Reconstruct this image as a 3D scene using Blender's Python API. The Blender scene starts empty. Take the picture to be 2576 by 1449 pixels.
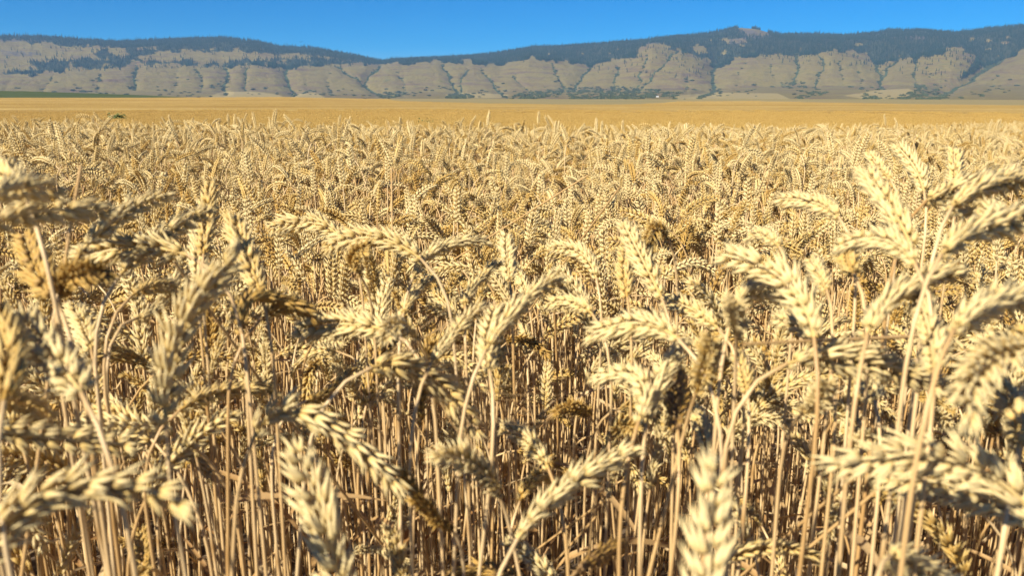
import bpy, math, random
import numpy as np
from mathutils import Matrix, Vector

R = math.radians
random.seed(11)
rng = np.random.default_rng(11)
scene = bpy.context.scene

# ------------------------------------------------------------------ camera
CAM_H = 1.05
FPX = 2061.0                       # focal length in pixels of a 2576 px wide frame
IW, IH = 2576.0, 1449.0
HORIZON = 236.0
PITCH = math.atan((IH / 2 - HORIZON) / FPX)
cd = bpy.data.cameras.new('camera')
cam = bpy.data.objects.new('camera', cd)
scene.collection.objects.link(cam)
cam.location = (0, 0, CAM_H)
cam.rotation_euler = (math.pi / 2 - PITCH, 0, 0)
cd.sensor_width = 36.0
cd.lens = 36.0 * FPX / IW
cd.clip_start = 0.02
cd.clip_end = 60000
cd.dof.use_dof = True
cd.dof.focus_distance = 3.4
cd.dof.aperture_fstop = 11.0
scene.camera = cam

# ------------------------------------------------------------------ sky, sun, exposure
SUN_AZ = R(-136)      # measured from +Y (view direction), negative = to the left
SUN_EL = R(38)
world = bpy.data.worlds.new('World')
scene.world = world
world.use_nodes = True
wn = world.node_tree
bg = wn.nodes['Background']
sky = wn.nodes.new('ShaderNodeTexSky')
sky.sky_type = 'NISHITA'
sky.sun_disc = False
sky.sun_elevation = SUN_EL
sky.sun_rotation = SUN_AZ
sky.altitude = 900
sky.air_density = 0.7
sky.dust_density = 0.0
sky.ozone_density = 6.0
hs = wn.nodes.new('ShaderNodeHueSaturation')
hs.inputs['Saturation'].default_value = 1.72
hs.inputs['Hue'].default_value = 0.503
wn.links.new(sky.outputs['Color'], hs.inputs['Color'])
wn.links.new(hs.outputs['Color'], bg.inputs['Color'])
bg.inputs['Strength'].default_value = 0.05

sd = bpy.data.lights.new('sun', 'SUN')
sd.energy = 5.0
sd.angle = R(0.53)
sd.color = (1.0, 0.91, 0.745)
sun = bpy.data.objects.new('sun', sd)
scene.collection.objects.link(sun)
sdir = Vector((math.sin(SUN_AZ) * math.cos(SUN_EL), math.cos(SUN_AZ) * math.cos(SUN_EL), math.sin(SUN_EL)))
sun.rotation_euler = sdir.to_track_quat('Z', 'Y').to_euler()
sun.location = (-20, -15, 20)

vs = scene.view_settings
vs.view_transform = 'Standard'
vs.look = 'None'
vs.exposure = 1.12
vs.gamma = 1.0
vs.use_curve_mapping = False
scene.render.engine = 'CYCLES'
scene.cycles.use_denoising = True
scene.cycles.max_bounces = 6
scene.cycles.diffuse_bounces = 3
scene.cycles.transmission_bounces = 3
scene.cycles.volume_bounces = 0
scene.cycles.transparent_max_bounces = 4

# ------------------------------------------------------------------ helpers
COL = scene.collection
FWD = np.array([0, math.cos(PITCH), -math.sin(PITCH)])
UPV = np.array([0, math.sin(PITCH), math.cos(PITCH)])
RGT = np.array([1.0, 0, 0])
CAM = np.array([0, 0, CAM_H])


def ray(px, py):
    return FWD + RGT * ((px - IW / 2) / FPX) + UPV * ((IH / 2 - py) / FPX)


def at(px, py, d):
    """point at depth d (metres along the view axis) seen at a given place of the photograph"""
    return CAM + ray(px, py) * d


def proj(p):
    v = np.asarray(p) - CAM
    z = v @ FWD
    return IW / 2 + FPX * (v @ RGT) / z, IH / 2 - FPX * (v @ UPV) / z, z


def proj_all(X, Y, Z):
    z = Y * FWD[1] + (Z - CAM_H) * FWD[2]
    return IW / 2 + FPX * X / z, IH / 2 - FPX * (Y * UPV[1] + (Z - CAM_H) * UPV[2]) / z


def angles(px, py):
    r = ray(px, py)
    return math.atan2(r[0], r[1]), r[2] / math.hypot(r[0], r[1])


def smooth(a, b, x):
    t = np.clip((x - a) / (b - a), 0, 1)
    return t * t * (3 - 2 * t)


def vnoise(x, y, seed=0):
    """cheap tileless value noise, numpy"""
    xi = np.floor(x).astype(np.int64); yi = np.floor(y).astype(np.int64)
    xf = x - xi; yf = y - yi
    xf = xf * xf * (3 - 2 * xf); yf = yf * yf * (3 - 2 * yf)

    def h(a, b):
        n = (a * 374761393 + b * 668265263 + seed * 1442695041) & 0xFFFFFFFF
        n = ((n ^ (n >> 13)) * 1274126177) & 0xFFFFFFFF
        return ((n ^ (n >> 16)) & 0xFFFF) / 65535.0
    return (h(xi, yi) * (1 - xf) + h(xi + 1, yi) * xf) * (1 - yf) + (h(xi, yi + 1) * (1 - xf) + h(xi + 1, yi + 1) * xf) * yf


def fbm(x, y, o=4, seed=0):
    s = 0; a = 0.5; t = 0
    for i in range(o):
        s = s + a * vnoise(x * 2 ** i, y * 2 ** i, seed + i * 17); t += a; a *= 0.5
    return s / t


def link(o, parent=None):
    COL.objects.link(o)
    if parent is not None:
        o.parent = parent
    return o


def tag(o, label=None, cat=None, group=None, kind=None):
    if label: o['label'] = label
    if cat: o['category'] = cat
    if group: o['group'] = group
    if kind: o['kind'] = kind
    return o


def mesh_from(name, V, F, mat=None, attrs=None, smooth_shade=True):
    """V (n,3) array; F list of index lists or one (m,k) array"""
    me = bpy.data.meshes.new(name)
    V = np.asarray(V, dtype=np.float32)
    if isinstance(F, np.ndarray):
        groups = [F]
    else:
        groups = F
    groups = [np.asarray(g, dtype=np.int32) for g in groups if len(g)]
    nl = sum(g.size for g in groups); npoly = sum(len(g) for g in groups)
    me.vertices.add(len(V)); me.vertices.foreach_set('co', V.ravel())
    me.loops.add(nl); me.loops.foreach_set('vertex_index', np.concatenate([g.ravel() for g in groups]))
    me.polygons.add(npoly)
    tot = np.concatenate([np.full(len(g), g.shape[1], np.int32) for g in groups])
    st = np.concatenate([[0], np.cumsum(tot)[:-1]]).astype(np.int32)
    me.polygons.foreach_set('loop_start', st)
    me.polygons.foreach_set('use_smooth', np.full(npoly, smooth_shade))
    me.update(calc_edges=True)
    for k, a in (attrs or {}).items():
        a = np.asarray(a)
        if a.ndim == 2:
            at_ = me.attributes.new(k, 'FLOAT_VECTOR', 'POINT'); at_.data.foreach_set('vector', a.astype(np.float32).ravel())
        elif a.dtype.kind == 'i':
            at_ = me.attributes.new(k, 'INT', 'POINT'); at_.data.foreach_set('value', a.astype(np.int32))
        else:
            at_ = me.attributes.new(k, 'FLOAT', 'POINT'); at_.data.foreach_set('value', a.astype(np.float32))
    if mat: me.materials.append(mat)
    return me


class Acc:
    """collects geometry pieces, quads and triangles, with per-vertex attributes"""
    def __init__(self):
        self.V = []; self.Q = []; self.T = []; self.A = {}; self.n = 0; self.MQ = []; self.MT = []

    def add(self, V, Q=None, T=None, mi=0, **attrs):
        V = np.asarray(V, float)
        if Q is not None and len(Q): self.Q.append(np.asarray(Q) + self.n); self.MQ.append(np.full(len(Q), mi))
        if T is not None and len(T): self.T.append(np.asarray(T) + self.n); self.MT.append(np.full(len(T), mi))
        for k in set(list(attrs) + list(self.A)):
            lst = self.A.setdefault(k, [np.zeros(self.n)] if self.n else [])
            lst.append(np.broadcast_to(np.asarray(attrs.get(k, 0.0), float), (len(V),)))
        self.V.append(V); self.n += len(V)

    def mesh(self, name, mats):
        g = []; mi = []
        if self.Q: g.append(np.concatenate(self.Q)); mi.append(np.concatenate(self.MQ))
        if self.T: g.append(np.concatenate(self.T)); mi.append(np.concatenate(self.MT))
        me = mesh_from(name, np.concatenate(self.V), g, None, {k: np.concatenate(v) for k, v in self.A.items()})
        for m in (mats if isinstance(mats, (list, tuple)) else [mats]): me.materials.append(m)
        me.polygons.foreach_set('material_index', np.concatenate(mi).astype(np.int32))
        return me


def tube(P, rad, n=6, closed_tip=False):
    """swept tube along polyline P with radii; returns V, Q, t"""
    P = np.asarray(P, float); m = len(P)
    rad = np.broadcast_to(np.asarray(rad, float), (m,))
    T = np.gradient(P, axis=0); T /= np.linalg.norm(T, axis=1)[:, None] + 1e-12
    ref = np.array([0, 1.0, 0]) if abs(T[0, 1]) < 0.8 else np.array([1.0, 0, 0])
    ang = np.linspace(0, 2 * math.pi, n, endpoint=False)
    V = np.zeros((m, n, 3)); N = None
    for i in range(m):
        N = ref - T[i] * (ref @ T[i]); N /= np.linalg.norm(N) + 1e-12; ref = N
        B = np.cross(T[i], N)
        V[i] = P[i] + rad[i] * (np.cos(ang)[:, None] * N + np.sin(ang)[:, None] * B)
    i0 = (np.arange(m - 1)[:, None] * n + np.arange(n)).ravel()
    i1 = (np.arange(m - 1)[:, None] * n + (np.arange(n) + 1) % n).ravel()
    Q = np.stack([i0, i1, i1 + n, i0 + n], 1)
    return V.reshape(-1, 3), Q, np.repeat(np.linspace(0, 1, m), n)


def ribbon(P, W, side):
    """thin leaf blade with a fold along its middle"""
    P = np.asarray(P, float); m = len(P)
    T = np.gradient(P, axis=0); T /= np.linalg.norm(T, axis=1)[:, None] + 1e-12
    side = np.asarray(side, float)
    if side.ndim == 1: side = np.repeat(side[None], m, 0)
    S = side - T * (side * T).sum(1)[:, None]; S /= np.linalg.norm(S, axis=1)[:, None] + 1e-12
    N = np.cross(T, S)
    W = np.broadcast_to(np.asarray(W, float), (m,))[:, None]
    V = np.stack([P - S * W + N * W * 0.45, P, P + S * W + N * W * 0.45], 1).reshape(-1, 3)
    Q = []
    for i in range(m - 1):
        for k in (0, 1):
            a = i * 3 + k
            Q.append((a, a + 1, a + 4, a + 3))
    return V, np.array(Q), np.repeat(np.linspace(0, 1, m), 3)


# ------------------------------------------------------------------ materials
def new_mat(name):
    m = bpy.data.materials.new(name); m.use_nodes = True
    nt = m.node_tree
    return m, nt, nt.nodes['Principled BSDF']


def N(nt, t, **kw):
    n = nt.nodes.new(t)
    for k, v in kw.items(): setattr(n, k, v)
    return n


def ramp(nt, stops, fac=None):
    n = nt.nodes.new('ShaderNodeValToRGB')
    e = n.color_ramp.elements
    while len(e) < len(stops): e.new(0.5)
    for el, (p, c) in zip(e, stops):
        el.position = p; el.color = (*c, 1)
    if fac is not None: nt.links.new(fac, n.inputs['Fac'])
    return n


def math_n(nt, op, a, b=None, clamp=False):
    n = nt.nodes.new('ShaderNodeMath'); n.operation = op; n.use_clamp = clamp
    for i, v in enumerate((a, b)):
        if v is None: continue
        if isinstance(v, (int, float)): n.inputs[i].default_value = v
        else: nt.links.new(v, n.inputs[i])
    return n.outputs[0]


def noise(nt, scale, detail=3, vec=None, rough=0.55):
    n = nt.nodes.new('ShaderNodeTexNoise')
    n.inputs['Scale'].default_value = scale; n.inputs['Detail'].default_value = detail
    n.inputs['Roughness'].default_value = rough
    if vec is not None: nt.links.new(vec, n.inputs['Vector'])
    return n


def mixc(nt, fac, a, b, mode='MIX'):
    n = nt.nodes.new('ShaderNodeMix'); n.data_type = 'RGBA'; n.blend_type = mode
    for s, v in ((0, fac), (6, a), (7, b)):
        if isinstance(v, (int, float)): n.inputs[s].default_value = v
        elif isinstance(v, tuple): n.inputs[s].default_value = (*v, 1)
        else: nt.links.new(v, n.inputs[s])
    return n.outputs[2]


def plant_mat(name, stops, source, transl, rough=0.5, husk=False, mottle=220.0):
    """straw-like material; tone picks a colour from stops, source = 'object' or 'attr'"""
    m, nt, b = new_mat(name)
    if source == 'object':
        oi = N(nt, 'ShaderNodeObjectInfo')
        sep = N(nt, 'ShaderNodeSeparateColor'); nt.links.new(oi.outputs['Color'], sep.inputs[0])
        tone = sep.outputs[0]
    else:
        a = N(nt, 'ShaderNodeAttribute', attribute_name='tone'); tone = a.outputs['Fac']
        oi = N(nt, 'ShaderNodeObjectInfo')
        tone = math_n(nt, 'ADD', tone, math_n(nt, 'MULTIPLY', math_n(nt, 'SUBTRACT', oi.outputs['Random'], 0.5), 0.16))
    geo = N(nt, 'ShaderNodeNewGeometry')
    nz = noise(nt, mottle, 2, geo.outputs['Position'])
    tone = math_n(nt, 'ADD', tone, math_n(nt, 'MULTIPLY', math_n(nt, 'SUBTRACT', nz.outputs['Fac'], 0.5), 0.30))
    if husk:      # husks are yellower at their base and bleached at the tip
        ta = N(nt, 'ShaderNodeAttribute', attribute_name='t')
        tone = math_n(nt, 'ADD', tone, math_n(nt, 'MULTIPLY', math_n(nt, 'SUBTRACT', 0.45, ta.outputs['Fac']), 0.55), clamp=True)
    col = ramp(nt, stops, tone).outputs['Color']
    sk_ = noise(nt, 700 if husk else 260, 3, geo.outputs['Position'], 0.6)
    spk = math_n(nt, 'MULTIPLY', math_n(nt, 'SUBTRACT', sk_.outputs['Fac'], 0.60), 4.0, clamp=True)
    col = mixc(nt, math_n(nt, 'MULTIPLY', spk, 0.45), col, (0.30, 0.21, 0.11))     # weather specks
    if source == 'object' and not husk:
        jn = N(nt, 'ShaderNodeAttribute', attribute_name='joint')
        col = mixc(nt, jn.outputs['Fac'], col, (0.27, 0.155, 0.055))
    b.inputs['Roughness'].default_value = rough
    b.inputs['Specular IOR Level'].default_value = 0.35
    nt.links.new(col, b.inputs['Base Color'])
    if husk:
        aa = N(nt, 'ShaderNodeAttribute', attribute_name='ang')
        w = math_n(nt, 'SINE', math_n(nt, 'MULTIPLY', aa.outputs['Fac'], 14.0))
        bp = N(nt, 'ShaderNodeBump'); bp.inputs['Strength'].default_value = 0.25; bp.inputs['Distance'].default_value = 0.0006
        nt.links.new(w, bp.inputs['Height']); nt.links.new(bp.outputs[0], b.inputs['Normal'])
    if transl > 0:
        tr = N(nt, 'ShaderNodeBsdfTranslucent')
        tc = mixc(nt, 1.0, col, (1.0, 0.74, 0.40), 'MULTIPLY')
        nt.links.new(tc, tr.inputs['Color'])
        mx = N(nt, 'ShaderNodeMixShader'); mx.inputs[0].default_value = transl
        nt.links.new(b.outputs[0], mx.inputs[1]); nt.links.new(tr.outputs[0], mx.inputs[2])
        nt.links.new(mx.outputs[0], nt.nodes['Material Output'].inputs['Surface'])
    return m


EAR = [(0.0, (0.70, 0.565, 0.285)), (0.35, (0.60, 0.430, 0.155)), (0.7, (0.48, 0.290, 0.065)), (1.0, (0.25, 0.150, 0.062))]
STEM = [(0.0, (0.60, 0.445, 0.245)), (0.5, (0.46, 0.300, 0.130)), (1.0, (0.29, 0.155, 0.048))]
LEAF = [(0.0, (0.60, 0.46, 0.26)), (0.5, (0.46, 0.29, 0.12)), (1.0, (0.27, 0.13, 0.04))]
GOLD = [(0.0, (0.62, 0.44, 0.15)), (0.5, (0.51, 0.34, 0.09)), (1.0, (0.38, 0.22, 0.05))]
M_ear_o = plant_mat('ear_husk', EAR, 'object', 0.19, 0.5, True)
M_stem_o = plant_mat('straw', STEM, 'object', 0.0, 0.38, mottle=60)
M_leaf_o = plant_mat('dry_leaf', LEAF, 'object', 0.35, 0.55, mottle=80)
M_ear_a = plant_mat('ear_husk_field', EAR, 'attr', 0.18, 0.5, True)
M_stem_a = plant_mat('straw_field', STEM, 'attr', 0.0, 0.4, mottle=60)
M_leaf_a = plant_mat('dry_leaf_field', LEAF, 'attr', 0.35, 0.55, mottle=80)
M_gold_a = plant_mat('golden_ear_field', GOLD, 'attr', 0.2, 0.55, True, mottle=40)


def simple_mat(name, c1, c2, scale, rough=0.8, detail=4, bump=0.0, stretch=None):
    m, nt, b = new_mat(name)
    geo = N(nt, 'ShaderNodeNewGeometry'); vec = geo.outputs['Position']
    if stretch:
        mp = N(nt, 'ShaderNodeMapping'); mp.inputs['Scale'].default_value = stretch
        nt.links.new(vec, mp.inputs['Vector']); vec = mp.outputs[0]
    nz = noise(nt, scale, detail, vec)
    r = ramp(nt, [(0.3, c1), (0.7, c2)], nz.outputs['Fac'])
    nt.links.new(r.outputs['Color'], b.inputs['Base Color'])
    b.inputs['Roughness'].default_value = rough
    b.inputs['Specular IOR Level'].default_value = 0.2
    if bump:
        bp = N(nt, 'ShaderNodeBump'); bp.inputs['Strength'].default_value = 0.8; bp.inputs['Distance'].default_value = bump
        nt.links.new(nz.outputs['Fac'], bp.inputs['Height']); nt.links.new(bp.outputs[0], b.inputs['Normal'])
    return m


# ------------------------------------------------------------------ terrain
DROP = {  # ground below the camera's own patch of ground, by azimuth (deg) and distance (m)
    -34: [(0, 0), (5, -0.01), (8, 0.02), (12, .24), (18, .50), (30, .85), (50, 1.12), (100, 1.72), (250, 2.0), (600, 2.2)],
    -10: [(0, 0), (5, 0.0), (7, .06), (11, .28), (18, .55), (30, .9), (50, 1.2), (100, 1.75), (250, 2.1), (600, 2.5)],
    8:   [(0, 0), (5, .02), (7, .09), (11, .30), (18, .60), (30, .95), (50, 1.3), (100, 1.85), (250, 2.4), (600, 3.0)],
    20:  [(0, 0), (5, .04), (8, .10), (12, .22), (18, .52), (30, .95), (50, 1.3), (100, 1.8), (250, 2.3), (600, 2.6)],
    34:  [(0, 0), (5, .04), (8, .10), (14, .22), (24, .46), (32, .85), (50, 1.25), (100, 1.8), (250, 2.4), (600, 2.9)],
}
AZK = sorted(DROP)


def ground_z(x, y):
    x = np.asarray(x, float); y = np.asarray(y, float)
    r = np.hypot(x, y); az = np.degrees(np.arctan2(x, y))
    az = np.clip(az, -34, 34)
    prof = np.stack([np.interp(np.log1p(r), [math.log1p(a) for a, _ in DROP[k]], [b for _, b in DROP[k]]) for k in AZK])
    out = np.zeros_like(r)
    for i in range(len(AZK) - 1):
        a, b = AZK[i], AZK[i + 1]
        m = (az >= a) & (az <= b)
        t = (az - a) / (b - a); t = t * t * (3 - 2 * t)
        out = np.where(m, prof[i] * (1 - t) + prof[i + 1] * t, out)
    far = np.clip((r - 700) / 1800, 0, 1)
    return -(out + far * 25.5) + 0.02 * (fbm(x * 0.7, y * 0.7, 2, 5) - 0.5) * np.clip(1 - r / 40, 0, 1)


def polar_sheet(name, r_list, az_list, zfun, mat, closed=False, attrs=None):
    rr = np.asarray(r_list); aa = np.asarray(az_list)
    Rg, Ag = np.meshgrid(rr, aa, indexing='ij')
    X = Rg * np.sin(Ag); Y = Rg * np.cos(Ag)
    Z = zfun(X, Y)
    V = np.stack([X, Y, Z], -1).reshape(-1, 3)
    n, m = len(rr), len(aa)
    i, j = np.meshgrid(np.arange(n - 1), np.arange(m if closed else m - 1), indexing='ij')
    j2 = (j + 1) % m
    F = np.stack([i * m + j, i * m + j2, (i + 1) * m + j2, (i + 1) * m + j], -1).reshape(-1, 4)[:, ::-1]
    me = mesh_from(name, V, F, mat)
    return link(bpy.data.objects.new(name, me))


M_soil, nt, b = new_mat('dry_soil')
geo = N(nt, 'ShaderNodeNewGeometry')
n1 = noise(nt, 9, 6, geo.outputs['Position']); n2 = noise(nt, 0.0016, 5, geo.outputs['Position'])
near = ramp(nt, [(0.3, (0.055, 0.036, 0.022)), (0.7, (0.15, 0.105, 0.065))], n1.outputs['Fac'])
farr = ramp(nt, [(0.38, (0.17, 0.145, 0.055)), (0.5, (0.20, 0.160, 0.065)), (0.66, (0.11, 0.12, 0.045))], n2.outputs['Fac'])
sepx = N(nt, 'ShaderNodeVectorMath', operation='LENGTH'); nt.links.new(geo.outputs['Position'], sepx.inputs[0])
fd = math_n(nt, 'DIVIDE', math_n(nt, 'SUBTRACT', sepx.outputs['Value'], 100.0), 200.0, clamp=True)
nt.links.new(mixc(nt, fd, near.outputs['Color'], farr.outputs['Color']), b.inputs['Base Color'])
b.inputs['Roughness'].default_value = 0.95
bp = N(nt, 'ShaderNodeBump'); bp.inputs['Strength'].default_value = 0.9; bp.inputs['Distance'].default_value = 0.02
nt.links.new(n1.outputs['Fac'], bp.inputs['Height']); nt.links.new(bp.outputs[0], b.inputs['Normal'])

r_list = np.concatenate([[0.001], np.geomspace(0.3, 13000, 150)])
ground = polar_sheet('ground', r_list, np.linspace(-math.pi, math.pi, 181)[:-1], ground_z, M_soil, closed=True)
tag(ground, kind='structure')

# golden crop of the next field: a closed canopy seen edge-on, rough with ears near its edge
M_gold, nt, b = new_mat('golden_crop')
geo = N(nt, 'ShaderNodeNewGeometry')
mp = N(nt, 'ShaderNodeMapping'); mp.inputs['Scale'].default_value = (0.10, 1.0, 1.0)
nt.links.new(geo.outputs['Position'], mp.inputs['Vector'])
na = noise(nt, 0.055, 5, mp.outputs[0], 0.6)
nb = noise(nt, 3.2, 3, geo.outputs['Position'], 0.7)
nc = noise(nt, 0.5, 4, mp.outputs[0], 0.7)
c1 = ramp(nt, [(0.30, (0.30, 0.190, 0.054)), (0.5, (0.38, 0.262, 0.085)), (0.7, (0.46, 0.335, 0.130))], na.outputs['Fac'])
c2 = ramp(nt, [(0.35, (0.62, 0.56, 0.48)), (0.58, (1, 1, 1))], nc.outputs['Fac'])
nt.links.new(mixc(nt, 0.85, c1.outputs['Color'], c2.outputs['Color'], 'MULTIPLY'), b.inputs['Base Color'])
b.inputs['Roughness'].default_value = 0.9
b.inputs['Specular IOR Level'].default_value = 0.1
bp = N(nt, 'ShaderNodeBump'); bp.inputs['Strength'].default_value = 1.0; bp.inputs['Distance'].default_value = 0.25
nt.links.new(nb.outputs['Fac'], bp.inputs['Height']); nt.links.new(bp.outputs[0], b.inputs['Normal'])

# far edge of the golden field as the photograph draws it: (px, py)
EDGE = [(-700, 244), (0, 245), (350, 245), (700, 243), (1000, 249), (1250, 254), (1450, 258.5), (1560, 257), (1700, 250.5), (1900, 250), (2200, 253), (2576, 258), (3300, 262)]
EA = np.array([angles(*p) for p in EDGE])
R_EDGE = 620.0
R_GOLD0 = 26.0


def gold_z(x, y):
    r = np.hypot(x, y); az = np.arctan2(x, y)
    base = ground_z(x, y) + 0.70
    zedge = CAM_H + np.interp(az, EA[:, 0], EA[:, 1]) * R_EDGE
    t = smooth(150, R_EDGE, r)
    z = base * (1 - t) + zedge * t
    z = z + 0.10 * (fbm(x * 1.3, y * 1.3, 3, 3) - 0.5) + 0.35 * (fbm(x * 0.02, y * 0.05, 3, 9) - 0.5) * smooth(60, 200, r) * (1 - smooth(400, 600, r))
    return z - smooth(R_EDGE - 2, R_EDGE + 6, r) * 4.0 - (1 - smooth(R_GOLD0, R_GOLD0 + 6, r)) * 1.2


gold = polar_sheet('golden_field', np.concatenate([np.geomspace(R_GOLD0, 120, 160), np.geomspace(121, R_EDGE + 6, 110)]), np.radians(np.linspace(-52, 52, 420)), gold_z, M_gold)
tag(gold, kind='structure')

# green crop strips behind the golden field
M_green = simple_mat('green_crop', (0.036, 0.056, 0.015), (0.064, 0.082, 0.024), 0.06, 0.9, 5, 0.3, (0.2, 1, 1))


def strip(name, pts, r0, r1, lab):
    """pts: (px, top py, bottom py) of the strip"""
    P = np.array(pts, float)
    azs = np.array([angles(p[0], p[1])[0] for p in pts])
    top = np.array([angles(p[0], p[1])[1] for p in pts]); bot = np.array([angles(p[0], p[2])[1] for p in pts])
    rr = np.linspace(r0, r1, 24)

    def zf(x, y):
        r = np.hypot(x, y); az = np.arctan2(x, y)
        t = np.clip((r - r0) / (r1 - r0), 0, 1)
        s = np.interp(az, azs, bot) * (1 - t) + np.interp(az, azs, top) * t
        return CAM_H + s * r + 0.8 * (fbm(x * 0.05, y * 0.05, 3, 4) - 0.5) * t
    o = polar_sheet(name, rr, np.linspace(azs[0], azs[-1], 160), zf, M_green)
    tag(o, kind='structure')
    return o


strip('green_field', [(-700, 216, 252), (0, 227.5, 252), (150, 231.5, 252), (300, 236.5, 252), (430, 241.5, 252), (520, 246, 254)], 640, 1100, '')
strip('green_field', [(1180, 259, 266), (1300, 256.5, 266), (1450, 256, 266), (1560, 254.5, 266), (1660, 252, 266), (1730, 254, 266)], 640, 1000, '')

# ------------------------------------------------------------------ mountains
SKYL = [(-900, 105), (-400, 92), (0, 94), (100, 95), (200, 103), (300, 108), (400, 103), (500, 99), (570, 98), (650, 108), (700, 120), (780, 122), (850, 134), (930, 150), (960, 153), (1050, 150), (1150, 146), (1250, 136), (1340, 121), (1400, 121), (1500, 114), (1600, 105), (1700, 94), (1780, 87), (1850, 71), (1900, 73), (1960, 89), (2040, 89), (2120, 93), (2200, 86), (2240, 79), (2330, 81), (2400, 87), (2480, 76), (2576, 69), (2900, 60), (3500, 95)]
RIM = [(-900, 185), (0, 189), (120, 182), (230, 174), (330, 166), (470, 164), (560, 170), (640, 163), (740, 166), (860, 166), (930, 165), (1000, 162), (1100, 154), (1190, 157), (1260, 163), (1330, 147), (1400, 150), (1470, 160), (1560, 148), (1640, 117), (1715, 127), (1800, 160), (1890, 140), (2000, 139), (2100, 126), (2190, 150), (2260, 148), (2330, 136), (2400, 126), (2470, 150), (2576, 124), (2900, 110), (3500, 150)]
R_FAN0, R_FOOT, R_RIM, R_TOP, R_END = 2600.0, 5300.0, 6500.0, 8300.0, 9600.0
FOOT = [(-900, 236), (0, 231), (600, 229), (1000, 232), (1500, 226), (2000, 216), (2300, 214), (2576, 212), (3500, 214)]


def curve_of(pts):
    A = np.array([angles(*p) for p in pts])
    return A[:, 0], A[:, 1]


SA, SS = curve_of(SKYL); RA, RS = curve_of(RIM); FA, FS = curve_of(FOOT)
# valleys: polyline of (px, py) from top to bottom, half width px, depth m
VAL = [([(339, 160), (337, 190), (335, 215)], 30, 70), ([(250, 180), (243, 215)], 26, 30), ([(130, 190), (110, 222)], 30, 32), ([(30, 195), (10, 225)], 24, 20),
       ([(448, 172), (440, 215)], 20, 26), ([(500, 175), (506, 215)], 22, 42), ([(567, 165), (562, 228)], 28, 75), ([(622, 170), (612, 218)], 18, 52),
       ([(712, 150), (719, 179), (736, 229)], 38, 105), ([(822, 185), (832, 230)], 20, 34), ([(770, 190), (775, 225)], 18, 22),
       ([(958, 158), (913, 204), (968, 238)], 46, 125), ([(850, 168), (913, 204)], 26, 60), ([(1008, 178), (1018, 232)], 22, 36),
       ([(1112, 160), (1123, 179), (1152, 236)], 34, 72), ([(1172, 175), (1153, 229)], 22, 46), ([(1210, 178), (1270, 240)], 28, 50), ([(1290, 190), (1338, 232)], 24, 40),
       ([(1388, 165), (1415, 214)], 26, 44), ([(1500, 150), (1484, 167), (1440, 219)], 42, 90), ([(1552, 165), (1544, 218)], 24, 46),
       ([(1630, 140), (1599, 219)], 24, 46), ([(1705, 122), (1609, 220)], 34, 66), ([(1732, 180), (1730, 226)], 18, 26),
       ([(1815, 120), (1807, 152), (1792, 184), (1797, 219), (1757, 247)], 58, 150), ([(1880, 150), (1860, 180), (1850, 215)], 20, 24),
       ([(1998, 125), (2010, 172), (2002, 199)], 32, 70), ([(1935, 150), (1950, 200)], 22, 28), ([(2062, 130), (2070, 174), (2050, 214)], 30, 50), ([(2115, 150), (2120, 202)], 20, 26), ([(2160, 150), (2168, 205)], 20, 26),
       ([(2190, 120), (2200, 139), (2215, 184), (2220, 211)], 44, 105), ([(2270, 140), (2216, 186)], 30, 66), ([(2301, 150), (2298, 204)], 24, 44), ([(2340, 150), (2345, 205)], 18, 20),
       ([(2530, 120), (2505, 142), (2431, 189), (2371, 226), (2364, 252)], 80, 230), ([(2520, 175), (2490, 225)], 22, 26),
       ([(2700, 120), (2690, 220)], 50, 100), ([(2900, 110), (2860, 220)], 50, 100), ([(-120, 180), (-140, 225)], 40, 70), ([(-300, 180), (-330, 225)], 50, 90)]

NAZ, NR = 1150, 250
xs_px = np.linspace(-700, 3200, NAZ)                  # columns, as photograph abscissae at the horizon
m_az = np.arctan2((xs_px - IW / 2) / FPX, math.cos(PITCH) + 0.0 * xs_px - math.sin(PITCH) * ((IH / 2 - HORIZON) / FPX) * -1)
m_az = np.array([angles(x, 200)[0] for x in xs_px])
m_r = np.concatenate([np.linspace(R_FAN0, R_FOOT, 80, endpoint=False), np.linspace(R_FOOT, R_RIM, 110, endpoint=False), np.linspace(R_RIM, R_TOP, 70, endpoint=False), np.linspace(R_TOP, R_END, 20)])
Rg, Ag = np.meshgrid(m_r, m_az, indexing='ij')
Xp = np.broadcast_to(xs_px, Rg.shape)
MX = Rg * np.sin(Ag); MY = Rg * np.cos(Ag)
s_sky = np.interp(Ag, SA, SS); s_rim = np.interp(Ag, RA, RS); s_foot = np.interp(Ag, FA, FS)
z_fan0 = -27.0
z_foot = CAM_H + s_foot * R_FOOT
z_rim = np.maximum(CAM_H + s_rim * R_RIM, z_foot + 60)
z_top = np.maximum(CAM_H + s_sky * R_TOP, z_rim + 5)
tf = np.clip((Rg - R_FAN0) / (R_FOOT - R_FAN0), 0, 1)
tr_ = np.clip((Rg - R_FOOT) / (R_RIM - R_FOOT), 0, 1)
tt = np.clip((Rg - R_RIM) / (R_TOP - R_RIM), 0, 1)
te = np.clip((Rg - R_TOP) / (R_END - R_TOP), 0, 1)
fan = z_fan0 + (z_foot - z_fan0) * tf ** 1.35
face = z_foot + (z_rim - z_foot) * np.sin(tr_ * math.pi / 2 * 0.93) / math.sin(math.pi / 2 * 0.93)
top = z_rim + (z_top - z_rim) * np.sin(tt * math.pi / 2)
MZ = np.where(Rg < R_FOOT, fan, np.where(Rg < R_RIM, face, top)) - te * te * 260
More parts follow.
